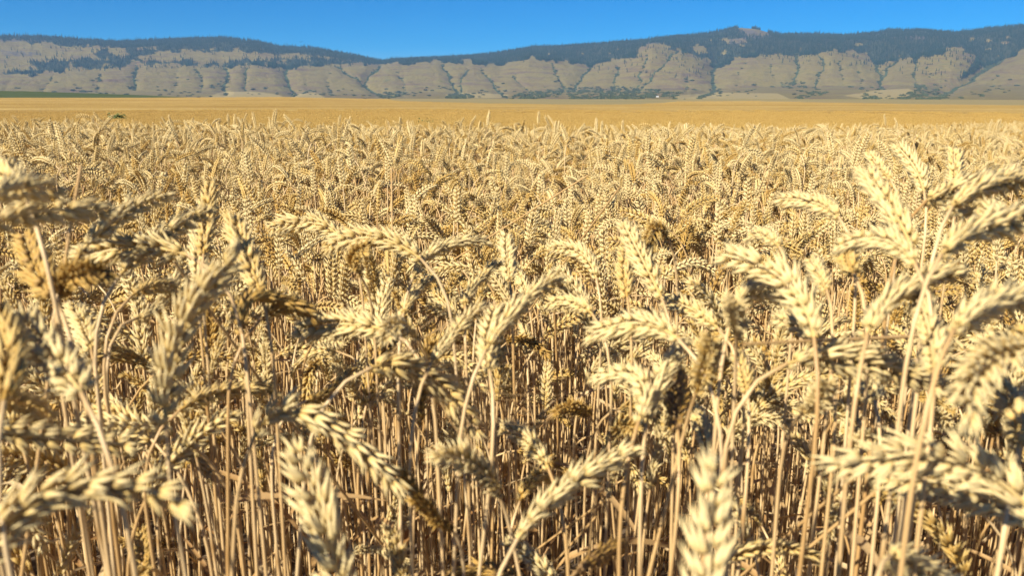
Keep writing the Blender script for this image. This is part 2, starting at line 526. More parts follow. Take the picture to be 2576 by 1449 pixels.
# apparent height before carving, for walking along the valleys
Xp, PYv = proj_all(MX, MY, MZ)
veg = np.zeros_like(MZ)
carve = np.zeros_like(MZ)
wob = (fbm(Xp * 0.03, PYv * 0.06, 3, 21) - 0.5) * 24
for pts, w, dep in VAL:
    pts = sorted(pts, key=lambda q: q[1])
    py = np.array([q[1] for q in pts], float); px = np.array([q[0] for q in pts], float)
    xc = np.interp(PYv, py, px) + wob
    u = np.abs(Xp - xc) / w
    fade = smooth(py[0] - 22, py[0] + 14, PYv) * (1 - smooth(py[-1] + 2, py[-1] + 16, PYv))
    c = 0.22 * dep * np.clip(1 - u, 0, 1) ** 1.7 * fade
    carve = np.maximum(carve, c) + 0.25 * np.minimum(carve, c)
    veg = np.maximum(veg, np.clip(1 - u * w / (3.5 + dep * 0.035), 0, 1) * fade * min(1.0, dep / 55))
body = smooth(R_FOOT - 600, R_FOOT + 250, Rg)
# branching rills between the named valleys
ridg = np.abs(fbm(Xp * 0.030 + 3 * wob / 16, tr_ * 1.6 + 5, 3, 33) - 0.5) * 2
rill = np.clip(1 - ridg * 3.2, 0, 1)
rel = np.clip(MZ - (z_fan0 + 10), 0, None)
cut = np.minimum(carve, rel * 0.62) + rill * 3 * smooth(0, .35, tr_) * (1 - 0.6 * tt)
cut = cut + (fbm(MX / 620, MY / 620, 3, 8) - 0.5) * 30 * smooth(0, .3, tr_) * (1 - smooth(.75, 1, tt)) + (fbm(MX / 110, MY / 110, 3, 18) - 0.5) * 2 * body
# upper mountain folds
cut = cut + (np.abs(fbm(MX / 620, MY / 900, 4, 41) - 0.5)) * 110 * smooth(0, .35, tt) * (1 - smooth(.7, .97, tt))
MZ = MZ - cut * (1 - te)
# basalt ledges: small steps at constant heights
MZ = MZ + 0.4 * np.sin(MZ / 34 * 2 * math.pi + 2.5 * fbm(MX / 500, MY / 500, 2, 77)) * body * (1 - tt)
PXf, PYf = proj_all(MX, MY, MZ)

M_mtn, nt, b = new_mat('dry_mountain_slope')
geo = N(nt, 'ShaderNodeNewGeometry'); pos = geo.outputs['Position']
mp = N(nt, 'ShaderNodeMapping'); mp.inputs['Scale'].default_value = (0.12, 0.12, 1.0)
nt.links.new(pos, mp.inputs['Vector'])
st = noise(nt, 0.045, 5, mp.outputs[0], 0.65)
big = noise(nt, 0.0022, 5, pos, 0.6)
fine = noise(nt, 0.02, 5, pos, 0.7)
grass = ramp(nt, [(0.3, (0.104, 0.088, 0.027)), (0.52, (0.160, 0.126, 0.043)), (0.72, (0.084, 0.088, 0.024))], fine.outputs['Fac'])
rock = ramp(nt, [(0.35, (0.080, 0.052, 0.036)), (0.65, (0.118, 0.078, 0.052))], fine.outputs['Fac'])
f1 = math_n(nt, 'MULTIPLY', math_n(nt, 'SUBTRACT', st.outputs['Fac'], 0.44), 5.0, clamp=True)
f2 = math_n(nt, 'MULTIPLY', math_n(nt, 'SUBTRACT', big.outputs['Fac'], 0.30), 3.0, clamp=True)
cc = mixc(nt, math_n(nt, 'MULTIPLY', f1, f2), grass.outputs['Color'], rock.outputs['Color'])
va = N(nt, 'ShaderNodeAttribute', attribute_name='veg')
vn = math_n(nt, 'MULTIPLY', math_n(nt, 'SUBTRACT', math_n(nt, 'ADD', va.outputs['Fac'], math_n(nt, 'MULTIPLY', math_n(nt, 'SUBTRACT', fine.outputs['Fac'], 0.5), 1.3)), 0.42), 6.0, clamp=True)
cc = mixc(nt, vn, cc, (0.045, 0.062, 0.026))
wd = N(nt, 'ShaderNodeAttribute', attribute_name='wood')
cc = mixc(nt, math_n(nt, 'MULTIPLY', wd.outputs['Fac'], 0.95), cc, (0.028, 0.036, 0.020))
ck = N(nt, 'ShaderNodeAttribute', attribute_name='crag')
cc = mixc(nt, ck.outputs['Fac'], cc, (0.085, 0.072, 0.062))
md = N(nt, 'ShaderNodeAttribute', attribute_name='meadow')
cc = mixc(nt, md.outputs['Fac'], cc, (0.30, 0.24, 0.105))
nt.links.new(cc, b.inputs['Base Color'])
b.inputs['Roughness'].default_value = 0.95; b.inputs['Specular IOR Level'].default_value = 0.1
bp = N(nt, 'ShaderNodeBump'); bp.inputs['Strength'].default_value = 0.7; bp.inputs['Distance'].default_value = 14
nt.links.new(fine.outputs['Fac'], bp.inputs['Height']); nt.links.new(bp.outputs[0], b.inputs['Normal'])


def in_poly(px, py, poly):
    P = np.array(poly, float); n = len(P); c = np.zeros(np.shape(px), bool)
    for i in range(n):
        x1, y1 = P[i]; x2, y2 = P[(i + 1) % n]
        if y1 == y2: continue
        cond = ((y1 > py) != (y2 > py)) & (px < (x2 - x1) * (py - y1) / (y2 - y1) + x1)
        c ^= cond
    return c


FOREST = [
    [(-700, 60), (-700, 112), (0, 100), (60, 104), (130, 110), (190, 124), (240, 116), (300, 120), (330, 138), (345, 150), (400, 130), (480, 126), (560, 124), (620, 128), (700, 134), (760, 135), (830, 150), (940, 160), (960, 161), (1050, 158), (1150, 154), (1180, 150), (1190, 158), (1250, 162), (1290, 158), (1330, 146), (1370, 155), (1400, 151), (1460, 158), (1485, 172), (1500, 160), (1540, 148), (1580, 146), (1600, 140), (1610, 115), (1660, 104), (1690, 118), (1680, 130), (1710, 122), (1740, 138), (1780, 146), (1800, 165), (1812, 172), (1830, 160), (1850, 144), (1900, 140), (1940, 136), (2000, 144), (2040, 136), (2080, 128), (2150, 126), (2185, 132), (2210, 160), (2250, 150), (2290, 140), (2300, 160), (2320, 136), (2370, 140), (2380, 118), (2410, 116), (2455, 142), (2450, 160), (2410, 200), (2430, 196), (2520, 150), (2545, 130), (2580, 118), (2700, 120), (3200, 140), (3200, 40)],
    [(150, 152), (250, 148), (330, 140), (380, 138), (400, 156), (470, 150), (520, 160), (600, 156), (640, 148), (700, 146), (760, 146), (860, 155), (900, 160), (840, 165), (760, 165), (745, 172), (700, 172), (640, 162), (560, 170), (480, 160), (400, 160), (330, 162), (250, 168), (180, 170)],
    [(0, 124), (60, 126), (130, 134), (175, 140), (100, 143), (20, 139)], [(70, 150), (140, 152), (190, 160), (190, 172), (120, 176), (80, 166)],
    [(-300, 186), (0, 181), (150, 174), (170, 180), (0, 188), (-300, 194)], [(230, 128), (270, 124), (290, 140), (250, 146)],
]
CLEAR = [
    [(70, 112), (190, 118), (200, 142), (60, 150), (0, 140), (0, 112)],
    [(1860, 68), (1930, 76), (1935, 90), (1880, 88)], [(1838, 100), (1870, 94), (1875, 106), (1845, 108)],
    [(1735, 116), (1770, 114), (1785, 132), (1755, 136)],
]
CRAG = [[(1858, 70), (1945, 80), (1940, 92), (1900, 96), (1862, 84)], [(1832, 98), (1878, 92), (1882, 108), (1838, 110)], [(0, 126), (60, 128), (110, 134), (70, 140), (10, 138)],
        [(0, 94), (120, 98), (120, 104), (0, 104)], [(2220, 86), (2330, 92), (2330, 100), (2230, 92)], [(1560, 112), (1690, 96), (1690, 102), (1600, 116)]]
crag = np.zeros_like(MZ)
for p in CRAG:
    crag = np.maximum(crag, in_poly(PXf, PYf, p) * np.clip(fbm(Xp * .12, PYf * 0.4, 3, 3) * 2.4 - 0.5, 0, 1))
meadow = np.zeros_like(MZ)
for p in [[(520, 243), (560, 230), (640, 230), (700, 238), (720, 252), (520, 252)], [(730, 250), (740, 236), (790, 233), (815, 244), (815, 252)], [(1700, 240), (1790, 232), (1950, 234), (2000, 252), (1700, 252)], [(2120, 240), (2200, 226), (2290, 222), (2310, 236), (2200, 252)], [(1120, 236), (1200, 232), (1280, 238), (1260, 246), (1120, 246)]]:
    meadow = np.maximum(meadow, in_poly(PXf + wob, PYf, p) * 0.6 * (Rg < R_FOOT + 150))

THICK = [[(1415, 222), (1490, 218), (1560, 216), (1660, 226), (1650, 246), (1560, 252), (1440, 250)], [(1293, 236), (1330, 232), (1440, 218), (1400, 240), (1330, 252), (1293, 246)], [(1488, 218), (1545, 217), (1545, 234), (1490, 234)],
         [(2310, 210), (2370, 214), (2360, 236), (2350, 252), (2250, 250), (2270, 238), (2300, 230)], [(2170, 232), (2195, 238), (2230, 246), (2180, 252), (2170, 246)],
         [(1960, 206), (2025, 206), (2030, 220), (1980, 222)], [(2020, 232), (2090, 226), (2060, 240), (2030, 246)], [(2005, 246), (2010, 240), (2022, 242), (2022, 252)],
         [(965, 232), (1020, 228), (1015, 244), (955, 248)], [(526, 214), (560, 204), (566, 226), (530, 222)], [(1668, 232), (1730, 228), (1700, 244), (1665, 244)], [(1130, 236), (1180, 236), (1200, 244), (1150, 252), (1120, 246)], [(322, 218), (342, 216), (342, 226), (324, 226)], [(768, 226), (800, 224), (795, 230), (770, 230)], [(1280, 244), (1310, 238), (1330, 246), (1290, 252)]]
for p in THICK:
    veg = np.maximum(veg, 0.40 * in_poly(PXf + wob * 0.6, PYf, p))

fm = np.zeros(MZ.shape, bool)
edge_n = (fbm(PXf * 0.05, PYf * 0.10, 3, 55) - 0.5) * 22 + (fbm(PXf * 0.2, PYf * 0.3, 2, 56) - 0.5) * 8
for p in FOREST: fm |= in_poly(PXf, PYf + edge_n, p)
for p in CLEAR: fm &= ~in_poly(PXf + edge_n, PYf, p)
fm &= (Rg < R_TOP + 130) & (Rg > R_FOOT + 200)
fm |= (carve * smooth(0, 10, PYf - 60) > 17) & (PYf < np.interp(PXf, [q[0] for q in RIM], [q[1] for q in RIM]) + 12) & (Rg > R_FOOT + 300) & (PXf > 1150)
op = fbm(PXf * 0.045, PYf * 0.09, 4, 71)      # openings in the wood
fm &= ~((op < np.where(PXf < 1000, 0.35, 0.27)) & (PYf > np.interp(PXf, [q[0] for q in SKYL], [q[1] for q in SKYL]) + 12))
n, m = MZ.shape
i, j = np.meshgrid(np.arange(n - 1), np.arange(m - 1), indexing='ij')
F = np.stack([i * m + j, i * m + j + 1, (i + 1) * m + j + 1, (i + 1) * m + j], -1).reshape(-1, 4)[:, ::-1]
me = mesh_from('mountains', np.stack([MX, MY, MZ], -1).reshape(-1, 3), F, M_mtn, {'veg': veg.ravel(), 'wood': fm.astype(float).ravel(), 'crag': crag.ravel(), 'meadow': meadow.ravel()})
mountains = link(bpy.data.objects.new('mountains', me))
tag(mountains, kind='structure')


# ------------------------------------------------------------------ geometry-node scatter for uncountable growth
def scatter(name, pts, rots, scl, idx, sources, label=None):
    me = mesh_from(name, pts, [np.zeros((0, 3), int)] if False else [], None) if False else bpy.data.meshes.new(name)
    me.vertices.add(len(pts)); me.vertices.foreach_set('co', np.asarray(pts, np.float32).ravel())
    a = me.attributes.new('rot', 'FLOAT_VECTOR', 'POINT'); a.data.foreach_set('vector', np.asarray(rots, np.float32).ravel())
    a = me.attributes.new('scl', 'FLOAT_VECTOR', 'POINT'); a.data.foreach_set('vector', np.asarray(scl, np.float32).ravel())
    a = me.attributes.new('pick', 'INT', 'POINT'); a.data.foreach_set('value', np.asarray(idx, np.int32))
    ob = link(bpy.data.objects.new(name, me))
    c = bpy.data.collections.new(name + '_kinds')
    for s in sources: c.objects.link(s)
    g = bpy.data.node_groups.new(name + '_scatter', 'GeometryNodeTree')
    g.interface.new_socket('Geometry', in_out='INPUT', socket_type='NodeSocketGeometry')
    g.interface.new_socket('Geometry', in_out='OUTPUT', socket_type='NodeSocketGeometry')
    gi = g.nodes.new('NodeGroupInput'); go = g.nodes.new('NodeGroupOutput')
    ip = g.nodes.new('GeometryNodeInstanceOnPoints'); ci = g.nodes.new('GeometryNodeCollectionInfo')
    ci.inputs['Collection'].default_value = c
    ci.inputs['Separate Children'].default_value = True; ci.inputs['Reset Children'].default_value = True

    def attr(nm, ty):
        nn = g.nodes.new('GeometryNodeInputNamedAttribute'); nn.data_type = ty; nn.inputs['Name'].default_value = nm
        return [o for o in nn.outputs if o.enabled and o.name == 'Attribute'][0]
    er = g.nodes.new('FunctionNodeEulerToRotation')
    g.links.new(attr('rot', 'FLOAT_VECTOR'), er.inputs[0])
    g.links.new(gi.outputs[0], ip.inputs['Points']); g.links.new(ci.outputs[0], ip.inputs['Instance'])
    ip.inputs['Pick Instance'].default_value = True
    g.links.new(attr('pick', 'INT'), ip.inputs['Instance Index'])
    g.links.new(er.outputs[0], ip.inputs['Rotation']); g.links.new(attr('scl', 'FLOAT_VECTOR'), ip.inputs['Scale'])
    g.links.new(ip.outputs[0], go.inputs[0])
    md = ob.modifiers.new('scatter', 'NODES'); md.node_group = g
    tag(ob, kind='stuff')
    return ob


# conifers
M_conifer = simple_mat('conifer_needles', (0.008, 0.020, 0.012), (0.018, 0.034, 0.018), 0.05, 0.9)
M_bark = simple_mat('bark', (0.06, 0.04, 0.028), (0.11, 0.08, 0.055), 2.0, 0.9)
M_shrub = simple_mat('shrub_leaves', (0.050, 0.064, 0.028), (0.088, 0.104, 0.046), 0.4, 0.9)


def conifer(name, seed):
    r = random.Random(seed); A = Acc()
    V, Q, t = tube([(0, 0, -2), (0, 0, 6), (0, 0, 22)], [0.5, 0.4, 0.1], 4); A.add(V, Q, mi=1)
    z = 3.0; h = 24.0
    while z < h - 1:
        rad = (1 - z / h) * 4.6 * r.uniform(0.75, 1.15) + 0.4
        k = 6; c = [(0, 0, z + 4.2)]; ph = r.uniform(0, 1)
        for q in range(k):
            a = 2 * math.pi * (q + ph) / k; rr = rad * r.uniform(0.65, 1.2)
            c.append((rr * math.cos(a), rr * math.sin(a), z - r.uniform(0, 1.2)))
        A.add(c, T=[(0, 1 + q, 1 + (q + 1) % k) for q in range(k)]); z += r.uniform(2.4, 3.4)
    return bpy.data.objects.new(name, A.mesh(name, [M_conifer, M_bark]))


def bush_mesh(name, seed, mat, nleaf=90, rad=1.0, leaf=0.3, flat=0.7):
    """leafy clump: many small leaf faces spread through a lumpy dome"""
    r = np.random.default_rng(seed); A = Acc()
    lob = r.normal(size=(7, 3)) * 0.45; lob[:, 2] = np.abs(lob[:, 2]) * 0.8 + 0.25
    for q in range(nleaf):
        c = lob[r.integers(7)] + r.normal(size=3) * 0.22
        c = c * rad; c[2] = max(0.03 * rad, c[2] * flat)
        a = r.normal(size=3); a /= np.linalg.norm(a); b_ = np.cross(a, r.normal(size=3)); b_ /= np.linalg.norm(b_)
        s = leaf * rad * r.uniform(0.6, 1.2)
        A.add([c - a * s, c + b_ * s * .5, c + a * s, c - b_ * s * .5], Q=[(0, 1, 2, 3)])
    return A.mesh(name, mat)


flatX, flatY, flatZ = MX.ravel(), MY.ravel(), MZ.ravel()
fpx, fpy = PXf.ravel(), PYf.ravel()


def pick_cells(mask, count, weight=None):
    idx = np.nonzero(mask)[0]
    w = (np.hypot(flatX, flatY)[idx]) if weight is None else weight[idx]
    w = w / w.sum()
    return rng.choice(idx, size=count, replace=True, p=w)


def jitter(idx):
    r = np.hypot(flatX[idx], flatY[idx])
    dx = rng.uniform(-0.5, 0.5, len(idx)) * 12; dy = rng.uniform(-0.5, 0.5, len(idx)) * 14
    return np.stack([flatX[idx] + dx, flatY[idx] + dy, flatZ[idx] - 0.6], 1)


fm = fm.ravel() & (fpx > -300) & (fpx < 2880)
idx = pick_cells(fm, 36000)
# a dense fringe along the skyline
sk = fm & (np.abs(Rg.ravel() - (R_TOP - 40)) < 110)
idx = np.concatenate([idx, pick_cells(sk, 4200)])
# a loose scatter of single pines below the wood
sp = in_poly(fpx, fpy, [(0, 110), (500, 120), (900, 150), (900, 168), (300, 178), (0, 185)]) | in_poly(fpx, fpy, [(1480, 150), (1640, 105), (1780, 140), (1800, 200), (1500, 190)]) | in_poly(fpx, fpy, [(1900, 135), (2560, 120), (2420, 200), (1950, 160)])
sp &= (Rg.ravel() < R_TOP)
idx = np.concatenate([idx, pick_cells(sp, 800)])
P = jitter(idx)
k = len(P)
sc = rng.uniform(0.65, 1.15, k); sc[36000:40200] *= rng.uniform(1.0, 1.6, 4200)
scatter('conifer_forest', P, np.stack([np.zeros(k), np.zeros(k), rng.uniform(0, 6.28, k)], 1), np.stack([sc, sc, sc * rng.uniform(.85, 1.25, k)], 1), rng.integers(0, 4, k), [conifer('pine_kind_%d' % q, q) for q in range(4)])

# thickets in the gullies and on the fans
tm = (veg.ravel() > 0.30) & (rng.random(len(fpx)) < 0.9) & (fbm(fpx * 0.16, fpy * 0.3, 3, 15) > 0.53) & (Rg.ravel() < R_RIM + 300)
idx = pick_cells(tm, 6000)
P = jitter(idx); k = len(P); sc = rng.uniform(3.5, 8.5, k)
bush_objs = [bpy.data.objects.new('thicket_kind_%d' % q, bush_mesh('thicket_kind_%d' % q, q, M_shrub, 70, 1.0, 0.42)) for q in range(4)]
scatter('gully_thicket', P, np.stack([np.zeros(k), np.zeros(k), rng.uniform(0, 6.28, k)], 1), np.stack([sc, sc, sc], 1), rng.integers(0, 4, k), bush_objs)

# single shrubs one can count on the open lower slopes
sm = (veg.ravel() < 0.1) & (fpy > 196) & (fpy < 250) & (fpx > 20) & (fpx < 2560) & (Rg.ravel() < R_FOOT + 420) & (Rg.ravel() > R_FAN0 + 300)
sm &= fbm(fpx * 0.02, fpy * 0.06, 3, 61) > 0.47
wgt = np.where(fpx > 1650, 2.0, 1.0) * np.where(fpy > 215, 1.6, 0.6)
idx = np.unique(pick_cells(sm, 230, wgt))
shrub_me = [bush_mesh('foliage', 40 + q, M_shrub, 80, 1.0, 0.38) for q in range(5)]
P = jitter(idx)
for q, p in enumerate(P):
    o = link(bpy.data.objects.new('shrub', shrub_me[q % 5]))
    s = random.uniform(6.0, 12.5) * math.hypot(p[0], p[1]) / 5300; o.location = p; o.scale = (s * 1.25, s * 1.25, s * 0.8); o.rotation_euler.z = random.uniform(0, 6.28)
    big = 'larger' if s * 5300 / math.hypot(p[0], p[1]) > 9.2 else 'tiny'
    wh = 'steep dry mountain face above the foothills' if math.hypot(p[0], p[1]) > R_FOOT - 150 else 'gentle dry slope at the mountain foot'
    tag(o, '%s dark green shrub on the %s' % (big, wh), 'shrub', '%s shrubs on the %s' % (big, wh))

# white farmhouse under the slope
M_white = simple_mat('white_paint', (0.74, 0.74, 0.72), (0.80, 0.80, 0.78), 1.0, 0.6)
M_roof = simple_mat('grey_roof', (0.20, 0.20, 0.21), (0.28, 0.28, 0.29), 1.0, 0.6)
M_dark = simple_mat('dark_glass', (0.02, 0.025, 0.03), (0.03, 0.035, 0.04), 1.0, 0.2)
ci_ = np.argmin((fpx - 1655) ** 2 + (fpy - 243.5) ** 2 * 4 + (Rg.ravel() > R_FOOT) * 1e6)
house = link(bpy.data.objects.new('farmhouse', None)); house.location = (flatX[ci_], flatY[ci_], flatZ[ci_] - 0.5)
house.scale = (.75, .75, .75)
tag(house, 'tiny white farmhouse at the foot of the mountain', 'house')


def boxv(cx, cy, cz, sx, sy, sz):
    V = [(cx + a * sx / 2, cy + b_ * sy / 2, cz + c * sz / 2) for a in (-1, 1) for b_ in (-1, 1) for c in (-1, 1)]
    return V, [(0, 1, 3, 2), (4, 6, 7, 5), (0, 4, 5, 1), (2, 3, 7, 6), (0, 2, 6, 4), (1, 5, 7, 3)]


def part(name, geom, mat, parent, loc=(0, 0, 0), sm=False):
    V, Fc = geom
    qs = [f for f in Fc if len(f) == 4]; ts = [f for f in Fc if len(f) == 3]
    o = link(bpy.data.objects.new(name, mesh_from(name, V, [g for g in (qs, ts) if g], mat, smooth_shade=sm)), parent); o.location = loc
    return o


part('wall', boxv(0, 0, 2.4, 13, 8, 5.8), M_white, house)
part('roof', ([(-7, -4.6, 5.2), (7, -4.6, 5.2), (7, 4.6, 5.2), (-7, 4.6, 5.2), (-7, 0, 8.4), (7, 0, 8.4)], [(0, 1, 5, 4), (2, 3, 4, 5), (3, 2, 1, 0), (0, 4, 3), (1, 2, 5)]), M_roof, house)
for wx in (-4.2, 0, 4.2): part('window', boxv(wx, -4.03, 3.2, 1.4, 0.12, 1.6), M_dark, house)

# ------------------------------------------------------------------ wheat
def husk(L, W, Th, sides, rings, tip=0.0):
    """pointed, boat-shaped husk along +Z"""
    ts = {1: [0.38], 2: [0.22, 0.62], 3: [0.12, 0.38, 0.72]}[rings]
    rr = {1: [1.0], 2: [0.92, 0.86], 3: [0.70, 1.0, 0.52]}[rings]
    V = [(0, 0, 0)]; t = [0.0]; an = [0.0]
    for a, q in zip(ts, rr):
        for k_ in range(sides):
            th = 2 * math.pi * k_ / sides
            V.append((W * q * math.cos(th) + 0.18 * W * math.sin(a * math.pi), Th * q * math.sin(th), a * L)); t.append(a); an.append(th)
    V.append((-0.10 * W, 0, L * (1 + tip))); t.append(1.0); an.append(0)
    T = []; Q = []
    for k_ in range(sides):
        T.append((0, 1 + (k_ + 1) % sides, 1 + k_))
        lb = 1 + (rings - 1) * sides
        T.append((lb + k_, lb + (k_ + 1) % sides, len(V) - 1))
        for r_ in range(rings - 1):
            a0 = 1 + r_ * sides
            Q.append((a0 + k_, a0 + (k_ + 1) % sides, a0 + sides + (k_ + 1) % sides, a0 + sides + k_))
    return np.array(V), Q, T, np.array(t), np.array(an)


def rot_xy(V, ax, ay):
    """tilt outward about Y by ay, sideways about X by ax"""
    c, s = math.cos(ay), math.sin(ay)
    V = V @ np.array([[c, 0, s], [0, 1, 0], [-s, 0, c]]).T
    c, s = math.cos(ax), math.sin(ax)
    return V @ np.array([[1, 0, 0], [0, c, -s], [0, s, c]]).T


def spikelet(level, seed):
    """+Z along the ear, +X away from the rachis: two glumes and a fan of florets"""
    r = random.Random(seed); A = Acc()
    if level == 'hi':
        sides, rings = 6, 3
        spec = [(0.0108, 0.0019, 0.0016, 18, 15, 0.0011, 0.0018), (0.0108, 0.0019, 0.0016, -18, 15, 0.0011, -0.0018),
                (0.0134, 0.0020, 0.0017, 19, 29, 0.0017, 0.0016), (0.0134, 0.0020, 0.0017, -19, 29, 0.0017, -0.0016),
                (0.0132, 0.0018, 0.0016, 4, 35, 0.0027, 0.0003), (0.0128, 0.0017, 0.0015, -4, 20, 0.0024, -0.0003)]
    elif level == 'mid':
        sides, rings = 5, 2
        spec = [(0.0106, 0.0020, 0.0018, 20, 18, 0.0010, 0.0016), (0.0106, 0.0020, 0.0018, -20, 18, 0.0010, -0.0016),
                (0.0134, 0.0022, 0.0019, 17, 34, 0.0018, 0.0012), (0.0134, 0.0022, 0.0019, -17, 34, 0.0018, -0.0012)]
    else:
        sides, rings = 4, 1
        spec = [(0.0120, 0.0032, 0.0026, 17, 30, 0.0014, 0.0014), (0.0120, 0.0032, 0.0026, -17, 30, 0.0014, -0.0014)]
    for (L, W, Th, sx, oy, x0, y0) in spec:
        V, Q, T, t, an = husk(L * r.uniform(.92, 1.1), W, Th, sides, rings, r.uniform(0.08, 0.55))
        V = rot_xy(V, -R(sx + r.uniform(-4, 4)), R(oy + r.uniform(-6, 6))) + np.array([x0, y0, 0])
        A.add(V, Q, T, t=t, ang=an)
    return A


HI = [spikelet('hi', 100 + q).mesh('spikelet', M_ear_o) for q in range(6)]


def flat(A):
    return (np.concatenate(A.V), np.concatenate(A.Q) if A.Q else np.zeros((0, 4), int), np.concatenate(A.T) if A.T else np.zeros((0, 3), int), np.concatenate(A.A['t']), np.concatenate(A.A['ang']))


TPL = {lv: [flat(spikelet(lv, 200 + q)) for q in range(4)] for lv in ('mid', 'low')}


def arc_resample(P, n):
    P = np.asarray(P); d = np.concatenate([[0], np.cumsum(np.linalg.norm(np.diff(P, axis=0), axis=1))])
    s = np.linspace(0, d[-1], n)
    return np.stack([np.interp(s, d, P[:, k_]) for k_ in range(3)], 1), d[-1]


def ear_frames(P, roll, twist, pitch):
    """spikelet places along an ear centreline: (position, 3x3 axes, side size) from base to tip"""
    _, L = arc_resample(P, 2)
    n = int(np.clip(round(L / pitch), 9, 25))
    C, _ = arc_resample(P, n + 1)
    T = np.gradient(C, axis=0); T /= np.linalg.norm(T, axis=1)[:, None]
    ref = np.array([0, 0, 1.0]) if abs(T[0][2]) < 0.9 else np.array([1.0, 0, 0])
    out = []
    for q in range(n + 1):
        ref = ref - T[q] * (ref @ T[q]); ref /= np.linalg.norm(ref)
        B = np.cross(T[q], ref); a = roll + twist * q / n
        S = math.cos(a) * ref + math.sin(a) * B
        u = q / n
        size = np.interp(u, [0, .12, .3, .7, .92, 1], [.66, .9, 1.04, 1.0, .82, .72])
        sd_ = 1 if q % 2 else -1
        if q == n:   # terminal spikelet, square on the end
            S2 = np.cross(T[q], S); out.append((C[q], np.stack([S2, np.cross(T[q], S2), T[q]], 1), size, 0.0)); continue
        X = S * sd_
        out.append((C[q] + X * 0.0006, np.stack([X, np.cross(T[q], X), T[q]], 1), size, 1.0))
    return out, L


def stalk_curve(h, lean, bend, ear_len, neck, rnd):
    """canonical stalk in the XZ plane: straight stem, neck and ear bending towards +X"""
    Ls = h
    s = np.concatenate([np.linspace(0, Ls - neck, 7)[:-1], np.linspace(Ls - neck, Ls, 8)[:-1], np.linspace(Ls, Ls + ear_len, 12)])
    u = np.clip((s - (Ls - neck)) / (neck + ear_len * 0.9), 0, 1)
    th = lean + bend * (u ** 1.25)
    ds = np.diff(s); tm = (th[1:] + th[:-1]) / 2
    x = np.concatenate([[0], np.cumsum(np.sin(tm) * ds)]); z = np.concatenate([[0], np.cumsum(np.cos(tm) * ds)])
    y = 0.012 * np.sin(s / Ls * rnd.uniform(2, 4) + rnd.uniform(0, 6)) * (s / Ls)
    P = np.stack([x, y - y[0], z], 1)
    k_ = 13
    return P[:k_ + 1], P[k_:]


def random_stalk(r):
    c = r.random()
    bend = R(r.uniform(5, 40)) if c < .21 else (R(r.uniform(40, 105)) if c < .72 else R(r.uniform(105, 150)))
    h = r.gauss(0.714, 0.030)
    if r.random() < .22: h -= r.uniform(.05, .22)
    if c > .72: h += 0.03
    ear_len = r.uniform(0.066, 0.102)
    return stalk_curve(h, R(r.gauss(0, 3.2)), bend, ear_len, r.uniform(0.07, 0.16), r)


def tone_pick(r):
    c = r.random()
    return r.uniform(.02, .26) if c < .58 else (r.uniform(.26, .55) if c < .86 else r.uniform(.55, .85))


def leaf_pts(r, z0, base):
    """a dry drooping blade leaving the stem at height z0"""
    a = r.uniform(0, 2 * math.pi); L = r.uniform(0.07, 0.19); up = r.uniform(-0.4, 1.0)
    P = []; p = np.array(base, float); el = up
    for q in range(7):
        P.append(p.copy()); p = p + L / 6 * np.array([math.cos(a) * math.cos(el), math.sin(a) * math.cos(el), math.sin(el)]); el -= r.uniform(0.0, 0.26); a += r.uniform(-.1, .1)
    side = np.array([-math.sin(a), math.cos(a), r.uniform(-.6, .6)])
    w = r.uniform(0.0016, 0.0038) * np.array([.6, 1, 1, .95, .8, .55, .1])
    return np.array(P), w, side


def build_stalk_into(A, stem, ear, level, r, tone, roll, R3=None, off=None, gold=False, n_leaf=1):
    def X(V):
        V = V if R3 is None else V @ R3.T
        return V if off is None else V + off
    ns = {'mid': 5, 'low': 3}[level]
    sp_ = stem if level == 'mid' else stem[::2] if len(stem[::2]) > 3 else stem
    if level != 'mid': sp_ = np.concatenate([sp_, stem[-1:]])
    V, Q, t = tube(sp_, np.linspace(0.0021, 0.0014, len(sp_)), ns)
    st_t = min(1, max(0, r.gauss(0.34, 0.22)))
    A.add(X(V), Q, mi=1, tone=st_t)
    fr, L = ear_frames(ear, roll, r.uniform(-.5, .5), 0.0046 if level == 'mid' else 0.0062)
    k_ = 0.85 * np.clip(L / 0.088, .85, 1.18)
    for q, (p, M, size, sd_) in enumerate(fr):
        tv, tq, tt_, t_, an_ = TPL[level][r.randrange(4)]
        s = size * k_ * (1.0 if level == 'mid' else 1.1)
        A.add(X(tv * s @ M.T + p), tq, tt_, mi=0, tone=tone, t=t_, ang=an_)
    for q in range(n_leaf):
        z = r.uniform(.12, .72) * len(stem) * .5
        b0 = stem[min(len(stem) - 1, int(r.uniform(1, len(stem) * .55)))]
        Pl, w, sd2 = leaf_pts(r, 0, b0)
        V, Q, t = ribbon(Pl, w, sd2); A.add(X(V), Q, mi=2, tone=min(1, max(0, r.gauss(.45, .25))))


rs = random.Random(5)
SINGLE = []
for q in range(26):
    A = Acc(); stem, ear = random_stalk(rs)
    build_stalk_into(A, stem, ear, 'mid', rs, tone_pick(rs), rs.uniform(0, 3.1), n_leaf=rs.choice([1, 1, 2, 2]))
    SINGLE.append(bpy.data.objects.new('wheat_kind_%02d' % q, A.mesh('wheat_kind_%02d' % q, [M_ear_a, M_stem_a, M_leaf_a])))


